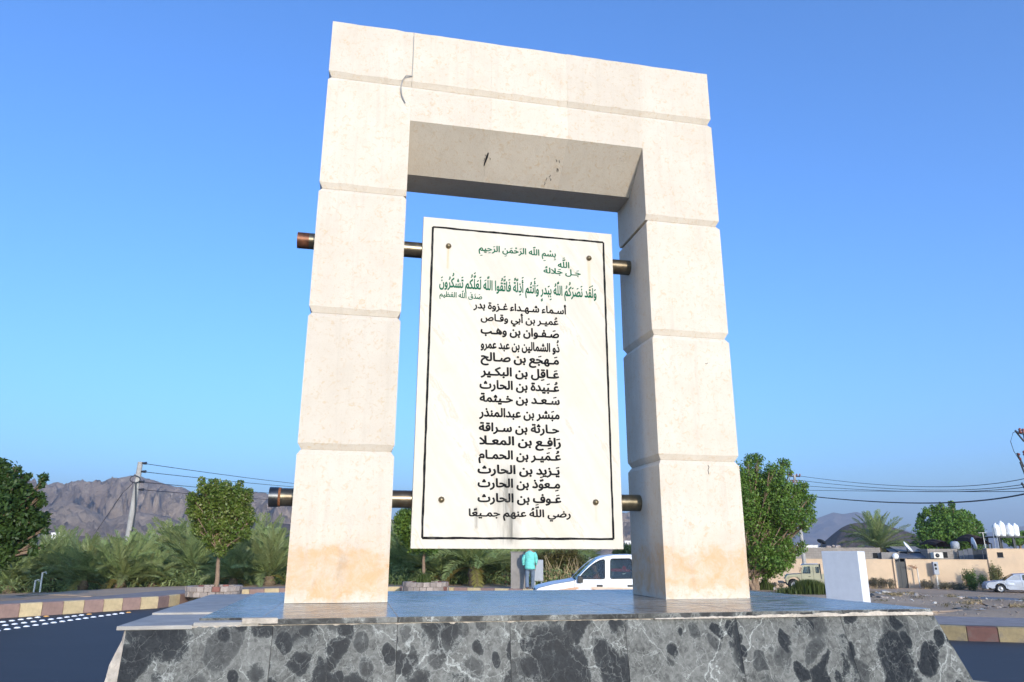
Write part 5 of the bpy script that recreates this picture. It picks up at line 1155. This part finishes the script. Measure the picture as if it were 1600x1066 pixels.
# roof clutter on the right
for lab, px, py, D, w_, h_, nm_, cat, mt in (('grey air conditioner box on the front of the block house left of its window', 1464, 868, 65.6, .8, .5, 'air_conditioner', 'air conditioner', 'lampw'), ('small round-topped grey roof tank on the block house', 1492, 852, 67, .7, .7, 'roof_tank', 'water tank', 'boxg')):
    c = at(px, py, D); t = thing(nm_, lab, cat, (c.x, D, c.z - h_ / 2))
    if nm_ == 'roof_tank': MB().lathe([(0, 0), (w_ / 2, 0), (w_ / 2, h_ * .75), (w_ * .35, h_ * .95), (0, h_)], seg=14).build('tank_body', M[mt], t)
    else:
        MB().box((-w_ / 2, -.25, 0), (w_ / 2, .3, h_)).build('casing', M[mt], t, bevel=.02); MB().lathe([(.16, 0), (.18, .02), (.02, .02)], seg=14).build('fan_grille', M['darkm'], t).rotation_euler = (R(90), 0, 0)
        children(t)[-1].location = (-.1, -.25, h_ / 2)

# far white houses on the left plateau, the ruined fence
def far_house(label, px, py, D, w_, h_):
    c = at(px, py, D); t = thing('far_house', label, 'house', (c.x, c.y, c.z - h_)); b = MB(); b.box((-w_ / 2, 0, -6), (w_ / 2, w_ * .5, h_)); b.build('wall', M['fargrey'], t)
    MB().box((-w_ / 2 - .1, -.1, h_), (w_ / 2 + .1, w_ * .5 + .1, h_ + .25)).build('roof', M['fargrey'], t)
    for k in range(3): MB().box((-w_ / 2 + w_ * (k + .6) / 3.6, -.04, h_ * .3), (-w_ / 2 + w_ * (k + .6) / 3.6 + w_ * .1, .01, h_ * .7)).build('window', M['dark'], t)
far_house('long low white house below the mountains near the dark left tree', 90, 833, 330, 5.5, 1.6)
far_house('small white house right of the leaning pole, below the mountains', 271, 841, 330, 5, 1.6)
far_house('white house group seen just left of the left pillar', 400, 850, 300, 8, 1.6)
far_house('low white house beside the round tree crown', 386, 853, 290, 6, 1.4)
far_house('tiny white house left of the low acacia', 222, 846, 340, 3.5, 1.3)
far_house('small grey-white house at the foot of the dark hill', 1262, 853, 260, 7, 1.6)
far_house('pale house lower down beside the dark hill, above the truck', 1270, 857, 200, 5, 1.3)
far_house('far white house between plaque and right pillar', 983, 846, 300, 3.5, 1.5)
t = thing('ruined_fence', 'row of short pale posts of a ruined enclosure above the palms at far left', 'fence', (0, 0, 0))
for k in range(11):
    c = at(57 + k * 5.2, 857, 150); MB().box((c.x - .12, 150, c.z - 3), (c.x + .12, 150.25, c.z + (.7, .5, .8)[k % 3])).build('fence_post', M['concrete'], t)
c0, c1 = at(55, 862, 150.5), at(112, 862, 150.5); MB().box((c0.x, 150.5, c0.z - 4), (c1.x, 150.7, c0.z + .3)).build('low_wall', M['cream'], t)

# ------------------------------------------------------------------ vehicles
def flat_panel(outer, holes, y, th, inward, name, mat, parent, res=1):
    """a sheet cut from an outline with openings, in the x-z plane, leaned inwards by inward(z)"""
    c = bpy.data.curves.new(name, 'CURVE'); c.dimensions = '2D'; c.fill_mode = 'BOTH'; c.extrude = th / 2
    for lp in [outer] + holes:
        s_ = c.splines.new('POLY'); s_.points.add(len(lp) - 1)
        for i, (x, z) in enumerate(lp): s_.points[i].co = (x, z, 0, 1)
        s_.use_cyclic_u = True
    ob = bpy.data.objects.new(name, c); me = bpy.data.meshes.new_from_object(ob); bpy.data.objects.remove(ob); bpy.data.curves.remove(c)
    sg = 1 if y > 0 else -1
    for v in me.vertices:
        x, z, d = v.co; v.co = (x, y + d - sg * inward(z), z)
    me.materials.clear(); me.materials.append(mat); me.name = name
    return link(name, me, parent)
def arch_pts(cx, r, z0, n_=9): return [(cx - r * math.cos(a), z0 + r * math.sin(a)) for a in [math.pi * k / (n_ - 1) for k in range(n_)]]
def wheel(x, y, r, wd, parent, side):
    o = MB().lathe([(r * .62, -wd / 2), (r * .93, -wd / 2), (r, -wd * .3), (r, wd * .3), (r * .93, wd / 2), (r * .62, wd / 2)], seg=28).build('wheel', M['tyre'], parent)
    o.location = (x, y, r); o.rotation_euler = (R(90) * side, 0, 0)
    MB().lathe([(r * .63, wd / 2 - .0), (r * .6, wd * .38), (r * .5, wd * .30), (r * .22, wd * .42), (r * .2, wd * .5), (0.001, wd * .5)], seg=24).build('rim', M['rim'], o)
    b = MB(); [b.blob((r * .4 * math.cos(a), r * .4 * math.sin(a), wd * .33), (r * .06, r * .06, .01), 1, 0) for a in [k * math.pi / 3 for k in range(6)]]; b.build('rim_slots', M['dark'], o)
def strip(prof, hw, inward, name, mat, parent, th=.025, smooth=True):
    mb = MB(); v = []; m_ = 7
    for x, z, cr_ in prof:
        h_ = hw - inward(z)
        for k in range(m_): u = -1 + 2 * k / (m_ - 1); v.append((x, u * h_, z + cr_ * (1 - u * u)))
    n_ = len(prof); q = len(v); v += [(x, y, z - th) for x, y, z in v]; f = []
    for i in range(n_ - 1):
        for k in range(m_ - 1): a_ = i * m_ + k; f += [(a_, a_ + 1, a_ + m_ + 1, a_ + m_), (q + a_, q + a_ + m_, q + a_ + m_ + 1, q + a_ + 1)]
    mb.add(v, f, smooth); return mb.build(name, mat, parent)
def rounded(pts, r=.05, n_=3):
    out_ = []; N = len(pts)
    for i in range(N):
        p, a, c = Vector(pts[i]), Vector(pts[i - 1]), Vector(pts[(i + 1) % N]); da, dc = (a - p), (c - p); r1 = min(r, da.length * .4, dc.length * .4)
        s_, e_ = p + da.normalized() * r1, p + dc.normalized() * r1
        for k in range(n_ + 1): t_ = k / n_; q = s_.lerp(p, t_).lerp(p.lerp(e_, t_), t_); out_.append((q.x, q.y))
    return out_

# white double-cab pickup, local +x towards its tail
PK = Vector((.62, 20.85, 0)); hw = .84
pk = thing('pickup_truck', 'white double-cab pickup with a tan stripe along its side, passing behind the pedestal', 'pickup truck', PK)
inw = lambda z: max(0, z - 1.08) * .28
wr, ax1, ax2 = .34, .82, 3.85
body = [(0.02, .50), (0.0, .62), (.03, .82), (.10, .87), (.5, .965), (.92, 1.03), (1.05, 1.06), (1.22, 1.23), (1.42, 1.42), (1.62, 1.57), (1.85, 1.655), (2.1, 1.69), (2.55, 1.70), (2.78, 1.68), (2.86, 1.60), (2.92, 1.08), (2.96, .98), (4.95, .98), (4.97, .50), (4.4, .42)]
body += [(ax2 + .40, .38)] + list(reversed(arch_pts(ax2, .40, .40))) + [(2.9, .34), (1.4, .34)] + list(reversed(arch_pts(ax1, .40, .40))) + [(.3, .40)]
w1 = rounded([(1.10, 1.085), (1.30, 1.29), (1.52, 1.47), (1.72, 1.575), (1.86, 1.60), (1.83, 1.085)], .06)
w2 = rounded([(1.95, 1.09), (1.99, 1.61), (2.56, 1.62), (2.60, 1.10)], .07)
for s_ in (-1, 1):
    flat_panel(body, [w1, w2], s_ * hw, .04, inw, 'body_side', M['carwhite'], pk)
    for wn in (w1, w2):
        g_ = flat_panel(wn, [], s_ * (hw - .012), .006, inw, 'side_window', M['glass'], pk)
        cx_ = sum(p[0] for p in wn) / len(wn); cz_ = sum(p[1] for p in wn) / len(wn)
        inner = [(cx_ + (x - cx_) * .955, cz_ + (z - cz_) * .93) for x, z in wn]
        flat_panel(wn, [inner], s_ * (hw + .021), .006, inw, 'window_seal', M['trim'], g_)
    for x in (ax1, ax2): wheel(x, s_ * (hw - .10), wr, .22, pk, -s_ * -1 if s_ < 0 else -1)
    for x0 in (1.60, 2.40):
        MB().box((x0, s_ * hw - .028 if s_ < 0 else hw + .002, .90), (x0 + .16, s_ * hw - .002 if s_ < 0 else hw + .028, .955)).build('door_handle', M['trim'], pk, bevel=.006)
    for x0 in (1.02, 1.89, 2.66):
        MB().box((x0, s_ * (hw + .0215) - .001, .40), (x0 + .008, s_ * (hw + .0215) + .001, 1.07)).build('door_gap', M['trim'], pk)
    b = MB(); b.box((1.10, s_ * (hw + .03) - .05, 1.0), (1.24, s_ * (hw + .12) - .0, 1.17)); b.build('wing_mirror', M['trim'], pk, bevel=.015)
# side stripe: flat printed decals on the door skin
yd = -(hw + .0225)
sw = [(.50, .80), (.85, .865), (1.10, .88), (1.22, .86), (1.18, .885), (1.30, .875), (1.22, .84), (1.05, .80), (.92, .775), (.80, .80), (.9, .825), (.7, .83)]
flat_panel([(.42, .775), (.62, .83), (.9, .875), (1.08, .895), (1.22, .885), (1.10, .87), (1.2, .845), (1.08, .84), (1.0, .80), (.90, .775), (.83, .79), (.86, .82), (.7, .82)], [], yd, .002, inw, 'side_stripe', M['decal'], pk)
flat_panel([(1.02, .79), (1.2, .835), (1.4, .835), (1.6, .79), (1.78, .70), (1.72, .69), (1.55, .755), (1.38, .79), (1.2, .80)], [], yd, .002, inw, 'side_stripe', M['decal'], pk)
flat_panel([(1.42, .90), (2.66, .885), (2.66, .76), (1.75, .755), (1.58, .81)], [], yd, .002, inw, 'side_stripe', M['decal2'], pk)
flat_panel([(1.40, .865), (1.50, .86), (1.86, .74), (1.80, .72)], [], yd - .002, .002, inw, 'side_stripe', M['decal'], pk)
strip([(.02, .84, .0), (.12, .885, .0), (.5, .975, .005), (.92, 1.04, .005), (1.06, 1.07, .005)], hw + .004, inw, 'bonnet', M['carwhite'], pk)
strip([(1.09, 1.085, .015), (1.30, 1.29, .02), (1.52, 1.48, .025), (1.68, 1.59, .025)], hw - .06, inw, 'windscreen', M['glass'], pk, .006)
strip([(1.66, 1.578, .01), (1.85, 1.66, .012), (2.1, 1.695, .015), (2.55, 1.705, .015), (2.78, 1.685, .012), (2.86, 1.60, .01)], hw + .004, inw, 'roof', M['carwhite'], pk)
strip([(2.86, 1.60, 0), (2.90, 1.25, 0), (2.93, 1.0, 0), (2.94, .5, 0)], hw, inw, 'cab_back', M['carwhite'], pk)
b = MB(); b.box((2.97, -.78, .52), (4.93, .78, .56)); b.box((4.92, -.8, .50), (4.97, .8, .975)); b.build('load_bed', M['carwhite'], pk)
b = MB(); b.box((-.08, -.80, .42), (.06, .80, .60)); b.build('bumper', M['carwhite'], pk, bevel=.03)
b = MB(); b.box((-.005, -.45, .64), (.04, .45, .80)); b.build('grille', M['trim'], pk, bevel=.01)
for s_ in (-1, 1): MB().box((-.01, s_ * .66 - .16, .64), (.06, s_ * .66 + .16, .82)).build('headlight', M['lampg'], pk, bevel=.02)
MB().box((.25, -.74, .36), (4.6, .74, .50)).build('chassis', M['trim'], pk)
MB().box((1.0, -.76, .50), (2.88, .76, .56)).build('cab_floor', M['dark'], pk)
for x0 in (1.75, 2.55):
    for s_ in (-.42, .42):
        b = MB(); b.box((x0 - .45, s_ - .24, .56), (x0 + .05, s_ + .24, .80)); b.prism([(x0 - .04, .78), (x0 + .08, .80), (x0 + .22, 1.30), (x0 + .10, 1.33)], 'y', s_ - .24, s_ + .24); b.box((x0 + .12, s_ - .13, 1.32), (x0 + .20, s_ + .13, 1.46)); b.build('seat', M['seat'], pk, bevel=.02)
b = MB(); b.prism([(2.06, .95), (2.10, 1.31), (2.56, 1.30), (2.56, .95)], 'y', -.60, -.57); b.build('seat_cover', M['seat'], pk)
MB().prism([(2.02, 1.28), (2.03, 1.35), (2.40, 1.345), (2.56, 1.31), (2.56, 1.27)], 'y', -.615, -.56).build('red_cloth', M['redc'], pk); b = MB(); b.blob((2.36, -.63, 1.34), (.06, .03, .09), 1, .2, 3); b.build('red_cloth', M['redc'], pk)
b = MB(); b.prism([(2.31, 1.21), (2.36, 1.205), (2.44, 1.25), (2.35, 1.23), (2.32, 1.235)], 'y', -.604, -.601); b.build('swoosh_mark', M['white'], pk)
MB().tube([(1.42, -.42, 1.02), (1.40, -.42, 1.03)], .18, 16).build('steering_wheel', M['trim'], pk)

# sand-coloured military style truck, D=57
c = at(1222, 900, 57); tk = thing('sand_truck', 'sand-coloured boxy utility truck parked before the cream wall, left of the white block', 'truck', (c.x + .15, 57.6, tz(c.x + 1.5, 57)), R(-17))
hw2 = .85; inz = lambda z: max(0, z - 1.25) * .08
tb = [(0.30, .62), (.28, 1.0), (.42, 1.16), (1.30, 1.22), (1.34, 1.20), (1.52, 1.86), (2.6, 1.90), (2.72, 1.84), (2.74, 1.20), (4.4, 1.20), (4.42, .62), (3.9, .60)] + list(reversed(arch_pts(3.4, .46, .52, 7))) + [(2.8, .5), (1.5, .5)] + list(reversed(arch_pts(.85, .48, .52, 7)))
tw = rounded([(1.44, 1.25), (1.60, 1.74), (2.02, 1.76), (2.02, 1.25)], .05); tw2 = rounded([(2.36, 1.30), (2.36, 1.74), (2.62, 1.72), (2.62, 1.30)], .05)
for s_ in (-1, 1):
    flat_panel(tb, [tw, tw2], s_ * hw2, .05, inz, 'body_side', M['olivecar'], tk)
    for q in (tw, tw2): flat_panel(q, [], s_ * (hw2 - .02), .008, inz, 'side_window', M['glass'], tk)
    for x in (.85, 3.4): wheel(x, s_ * (hw2 - .08), .42, .25, tk, 1)
    b = MB(); b.prism([(.20, .86), (.36, 1.10), (1.10, 1.13), (1.42, .70), (1.36, .66), (1.08, 1.02), (.42, 1.0), (.26, .80)], 'y', s_ * hw2 - (.14 if s_ < 0 else 0), s_ * hw2 + (.14 if s_ > 0 else 0)); b.build('mudguard', M['olivecar'], tk)
    for x0 in (1.36, 2.2): MB().box((x0, s_ * (hw2 + .026) - .002, .6), (x0 + .02, s_ * (hw2 + .026) + .002, 1.7)).build('door_gap', M['trim'], tk)
MB().box((1.85, -hw2 - .045, 1.02), (2.0, -hw2 - .024, 1.06)).build('door_handle', M['trim'], tk)
strip([(.28, .75, 0), (.29, 1.0, 0), (.42, 1.17, .03), (1.32, 1.23, .03)], hw2 - .04, inz, 'bonnet', M['olivecar'], tk); strip([(1.33, 1.22, 0), (1.52, 1.83, 0)], hw2 - .06, inz, 'windscreen', M['glass'], tk, .01)
strip([(1.48, 1.85, .02), (1.56, 1.90, .03), (2.6, 1.93, .03), (2.76, 1.86, .02)], hw2 + .03, inz, 'roof', M['white'], tk); strip([(2.73, 1.84, 0), (2.74, 1.2, 0), (2.74, .6, 0)], hw2 - .03, inz, 'cab_back', M['olivecar'], tk)
b = MB(); b.box((2.78, -hw2 + .03, .75), (4.38, hw2 - .03, .80)); b.box((4.36, -hw2, .62), (4.42, hw2, 1.2)); b.build('load_bed', M['olivecar'], tk)
b = MB(); b.box((-.25, -.75, .55), (.12, .75, .68)); b.box((-.05, -.1, .5), (.4, .1, .62)); b.build('bumper', M['darkm'], tk)
MB().tube([(2.72, -.86, .9), (2.70, -.90, 1.95)], .035, 6).build('exhaust_stack', M['darkm'], tk); MB().box((.3, -.6, .42), (4.3, .6, .62)).build('chassis', M['darkm'], tk)
MB().box((1.4, -.7, .62), (2.7, .7, 1.3)).build('cab_interior', M['dark'], tk)

# battered silver car at the right edge
c = at(1534, 912, 57.5); car = thing('silver_car', 'battered pale silver saloon car parked by the wall at the right edge', 'car', (c.x + .9, 58.6, tz(c.x + 2, 57.2)), R(-22)); hw3 = .82; inc = lambda z: max(0, z - .9) * .35
cb = [(.02, .42), (0.0, .62), (.10, .74), (.7, .82), (1.18, .88), (1.55, 1.14), (1.9, 1.33), (2.5, 1.38), (3.1, 1.33), (3.7, 1.0), (4.45, .95), (4.5, .45), (4.1, .35)] + list(reversed(arch_pts(3.55, .36, .34, 8))) + [(2.8, .24), (1.4, .24)] + list(reversed(arch_pts(.85, .37, .34, 8))) + [(.3, .30)]
cw = rounded([(1.35, .92), (1.68, 1.16), (1.95, 1.28), (2.25, 1.31), (2.22, .92)], .05); cw2 = rounded([(2.33, .92), (2.36, 1.31), (3.0, 1.27), (3.35, .95)], .05)
for s_ in (-1, 1):
    flat_panel(cb, [cw, cw2], s_ * hw3, .04, inc, 'body_side', M['silver'], car)
    flat_panel(cw, [], s_ * (hw3 - .01), .006, inc, 'side_window', M['boxg'], car); flat_panel(cw2, [], s_ * (hw3 - .01), .006, inc, 'side_window', M['glass'], car)
    for x in (.85, 3.55): wheel(x, s_ * (hw3 - .08), .30, .2, car, 1)
    for x0 in (1.28, 2.27): MB().box((x0, s_ * (hw3 + .021) - .001, .3), (x0 + .012, s_ * (hw3 + .021) + .001, .9)).build('door_gap', M['trim'], car)
strip([(.0, .60, .0), (.10, .75, .02), (.7, .83, .04), (1.18, .89, .03)], hw3 + .01, inc, 'bonnet', M['silver'], car); strip([(1.20, .90, .02), (1.55, 1.15, .03), (1.86, 1.32, .03)], hw3 - .04, inc, 'windscreen', M['glass'], car, .006)
strip([(1.84, 1.31, .02), (1.95, 1.35, .03), (2.5, 1.39, .035), (3.1, 1.34, .03)], hw3 + .01, inc, 'roof', M['silver'], car); strip([(3.1, 1.33, .03), (3.7, 1.0, .03)], hw3 - .04, inc, 'rear_window', M['glass'], car, .006); strip([(3.68, 1.0, .03), (4.45, .96, .02), (4.5, .5, 0)], hw3 + .01, inc, 'boot_lid', M['silver'], car)
b = MB(); b.box((-.10, -.80, .26), (.10, .80, .58)); b.build('bumper', M['silver'], car, bevel=.04)
for s_ in (-1, 1): MB().box((-.02, s_ * .6 - .17, .60), (.14, s_ * .6 + .17, .70)).build('headlight', M['lampg'], car, bevel=.02)
b = MB(); b.blob((1.45, -.84, .62), (.30, .03, .13), 2, .12, 5); b.build('dented_patch', M['silver'], car)
MB().box((.3, -.7, .2), (4.2, .7, .36)).build('chassis', M['trim'], car); MB().box((1.3, -.74, .36), (3.4, .74, .86)).build('cabin_interior', M['seat'], car)

# ------------------------------------------------------------------ people
def skin_mesh(name, pts, edges, rad, mat, parent=None, sub=1, loc=(0, 0, 0)):
    me = bpy.data.meshes.new(name); me.from_pydata(pts, edges, []); ob = bpy.data.objects.new(name, me); col.objects.link(ob)
    m = ob.modifiers.new('s', 'SKIN'); m.use_smooth_shade = True
    for i, r in enumerate(rad): me.skin_vertices[0].data[i].radius = (r, r) if isinstance(r, (int, float)) else r
    me.skin_vertices[0].data[0].use_root = True
    s2 = ob.modifiers.new('d', 'SUBSURF'); s2.levels = sub; s2.render_levels = sub
    dg = bpy.context.evaluated_depsgraph_get(); out_ = bpy.data.meshes.new_from_object(ob.evaluated_get(dg)); bpy.data.objects.remove(ob)
    out_.materials.clear(); out_.materials.append(mat); out_.name = name; return link(name, out_, parent)
def joined(name, meshes, mat, parent):
    mb = MB()
    for o in meshes:
        mb.add([o.matrix_local @ v.co for v in o.data.vertices], [tuple(p.vertices) for p in o.data.polygons], True); bpy.data.objects.remove(o)
    return mb.build(name, mat, parent)
mp = at(828, 900, 30.3)
man = thing('person', 'man in a loose turquoise shirt and grey-blue trousers walking away beside the stone post', 'person', (mp.x, 30.3, .30), R(-6))
# skeleton faces +y (away from the camera); x to his right
PV = [(0, 0, .94), (0, 0, 1.10), (0, .01, 1.28), (0, .02, 1.44), (0, .03, 1.53), (0, .05, 1.60), (0, .055, 1.69), (0, .05, 1.75),
      (-.10, 0, .90), (-.115, .03, .50), (-.10, -.10, .12), (-.10, .05, .045), (.10, 0, .90), (.10, .10, .50), (.09, .16, .12), (.10, .32, .05),
      (-.17, .02, 1.42), (-.25, .0, 1.18), (-.24, .08, .95), (-.23, .12, .86), (.17, .02, 1.42), (.24, .03, 1.18), (.22, .14, .97), (.21, .18, .88)]
PE = [(0, 1), (1, 2), (2, 3), (3, 4), (4, 5), (5, 6), (6, 7), (0, 8), (8, 9), (9, 10), (10, 11), (0, 12), (12, 13), (13, 14), (14, 15), (3, 16), (16, 17), (17, 18), (18, 19), (3, 20), (20, 21), (21, 22), (22, 23)]
PR = [.12, .12, .14, .12, .055, .085, .10, .05, .085, .06, .04, .035, .085, .06, .04, .035, .055, .04, .032, .028, .055, .04, .032, .028]
skin_mesh('body', PV, PE, PR, M['skin'], man, 1)
parts_ = []
for s_, w0 in ((-1, (-.23, .12, .86)), (1, (.21, .18, .88))):      # hands: palm and five bent fingers
    w0 = Vector(w0); b = skin_mesh('palm', [w0 + Vector((0, 0, .02)), w0 + Vector((0, .005, -.04)), w0 + Vector((0, .01, -.08))], [(0, 1), (1, 2)], [(.016, .026), (.018, .036), (.014, .036)], M['skin'], man, 1); parts_.append(b)
    for k, ln in enumerate((.065, .075, .07, .055)):
        y0 = -.028 + .019 * k; q = w0 + Vector((0, y0 + .01, -.075)); parts_.append(skin_mesh('finger', [q, q + Vector((-s_ * .004, 0, -ln * .5)), q + Vector((-s_ * .018, .0, -ln))], [(0, 1), (1, 2)], [.009, .0085, .007], M['skin'], man, 1))
    q = w0 + Vector((0, .03, -.02)); parts_.append(skin_mesh('finger', [q, q + Vector((-s_ * .01, .03, -.03)), q + Vector((-s_ * .015, .035, -.06))], [(0, 1), (1, 2)], [.011, .010, .008], M['skin'], man, 1))
joined('hands', parts_, M['skin'], man)
def loft(rings, seg=18, cap=True):
    mb = MB(); v = [(cx + rx * math.cos(a), cy + ry * math.sin(a), cz) for cx, cy, cz, rx, ry in rings for a in (2 * math.pi * k / seg for k in range(seg))]
    f = [(i * seg + k, i * seg + (k + 1) % seg, (i + 1) * seg + (k + 1) % seg, (i + 1) * seg + k) for i in range(len(rings) - 1) for k in range(seg)]
    if cap: f += [tuple(range(seg)), tuple((len(rings) - 1) * seg + k for k in reversed(range(seg)))]
    return mb.add(v, f, True)
m_ = loft([(.01, 0, .80, .225, .155), (.0, 0, .86, .215, .15), (-.01, 0, .98, .195, .14), (0, .0, 1.12, .185, .135), (0, .01, 1.26, .205, .14), (0, .01, 1.37, .215, .135), (0, .015, 1.43, .195, .115), (0, .02, 1.475, .12, .085), (0, .025, 1.505, .072, .068)])
for s_, P_ in ((-1, [(-.16, .01, 1.42), (-.225, .01, 1.32), (-.262, 0, 1.18), (-.262, .03, 1.06), (-.25, .07, .965)]), (1, [(.16, .01, 1.42), (.22, .01, 1.32), (.252, .03, 1.18), (.248, .07, 1.06), (.232, .12, .985)])): m_.tube(P_, [.075, .078, .068, .06, .062], 12)
m_.build('shirt', M['teal'], man)
m_ = loft([(0, 0, .98, .15, .115), (0, 0, .90, .175, .125), (0, 0, .80, .18, .125), (0, 0, .74, .15, .11)])
for P_ in ([(-.085, 0, .86), (-.105, .02, .68), (-.115, .03, .50), (-.11, -.02, .30), (-.10, -.09, .10)], [(.085, 0, .86), (.10, .06, .68), (.10, .10, .50), (.095, .13, .30), (.09, .16, .10)]): m_.tube(P_, [.105, .095, .080, .072, .075], 14)
m_.build('trousers', M['jeans'], man)
for p in ((-.10, -.07, .04), (.095, .20, .04)): skin_mesh('shoe', [p, (p[0], p[1] + .10, .04), (p[0], p[1] + .20, .03)], [(0, 1), (1, 2)], [(.04, .045), (.042, .04), (.035, .03)], M['tyre'], man, 1)
skin_mesh('hair', [(0, .03, 1.64), (0, .035, 1.70), (0, .045, 1.76)], [(0, 1), (1, 2)], [.085, .108, .07], M['hair'], man, 1)
hp = []
for s_ in (-1, 1): hp.append(skin_mesh('ear', [(s_ * .098, .05, 1.655), (s_ * .104, .045, 1.69)], [(0, 1)], [.014, .016], M['skin'], man, 1))
hp.append(skin_mesh('nose', [(0, .15, 1.69), (0, .165, 1.655)], [(0, 1)], [.010, .015], M['skin'], man, 1)); joined('ears_and_nose', hp, M['skin'], man)
# driver, seated behind the wheel
dv = thing('person', 'driver in an orange and brown top leaning on the wheel of the white pickup', 'person', (PK.x + 1.62, PK.y - .42, .80))
DV = [(0.05, 0, .02), (.06, 0, .20), (.05, 0, .38), (.02, 0, .46), (-.02, 0, .54), (-.04, 0, .62), (-.04, 0, .67), (.03, -.18, .38), (-.10, -.25, .22), (-.26, -.20, .36), (.03, .18, .38), (-.10, .22, .24), (-.22, .14, .26), (-.30, -.09, .03), (-.42, -.10, -.22), (-.30, .09, .03), (-.42, .10, -.22)]
skin_mesh('body', DV, [(0, 1), (1, 2), (2, 3), (3, 4), (4, 5), (5, 6), (2, 7), (7, 8), (8, 9), (2, 10), (10, 11), (11, 12), (0, 13), (13, 14), (0, 15), (15, 16)], [.12, .12, .11, .05, .075, .09, .05, .05, .04, .03, .05, .04, .03, .08, .06, .08, .06], M['skin'], dv, 1)
skin_mesh('shirt', [(0.05, 0, .02), (.06, 0, .20), (.05, 0, .38), (.03, -.19, .36), (-.10, -.25, .23), (.03, .19, .36), (-.10, .22, .24)], [(0, 1), (1, 2), (2, 3), (3, 4), (2, 5), (5, 6)], [.15, .15, .125, .075, .06, .075, .06], M['orange'], dv, 1)
skin_mesh('hair', [(-.015, 0, .60), (-.02, 0, .68)], [(0, 1)], [.09, .09], M['hair'], dv, 1)
skin_mesh('trousers', [(0.05, 0, .0), (-.30, -.09, .03), (-.42, -.10, -.20), (-.30, .09, .03), (-.42, .10, -.20)], [(0, 1), (1, 2), (0, 3), (3, 4)], [.14, .09, .07, .09, .07], M['jeans'], dv, 1)

# ------------------------------------------------------------------ air
m, n, b, L_ = newmat('air'); n.nodes.remove(b)
pv = n.nodes.new('ShaderNodeVolumePrincipled'); pv.inputs['Density'].default_value = .00026; pv.inputs['Color'].default_value = (.78, .84, .96, 1); pv.inputs['Anisotropy'].default_value = .2
L_(pv.outputs[0], n.nodes['Material Output'].inputs['Volume'])
tag(MB().box((-5200, -1500, -6), (5200, 5600, 330)).build('haze', m), kind='stuff')
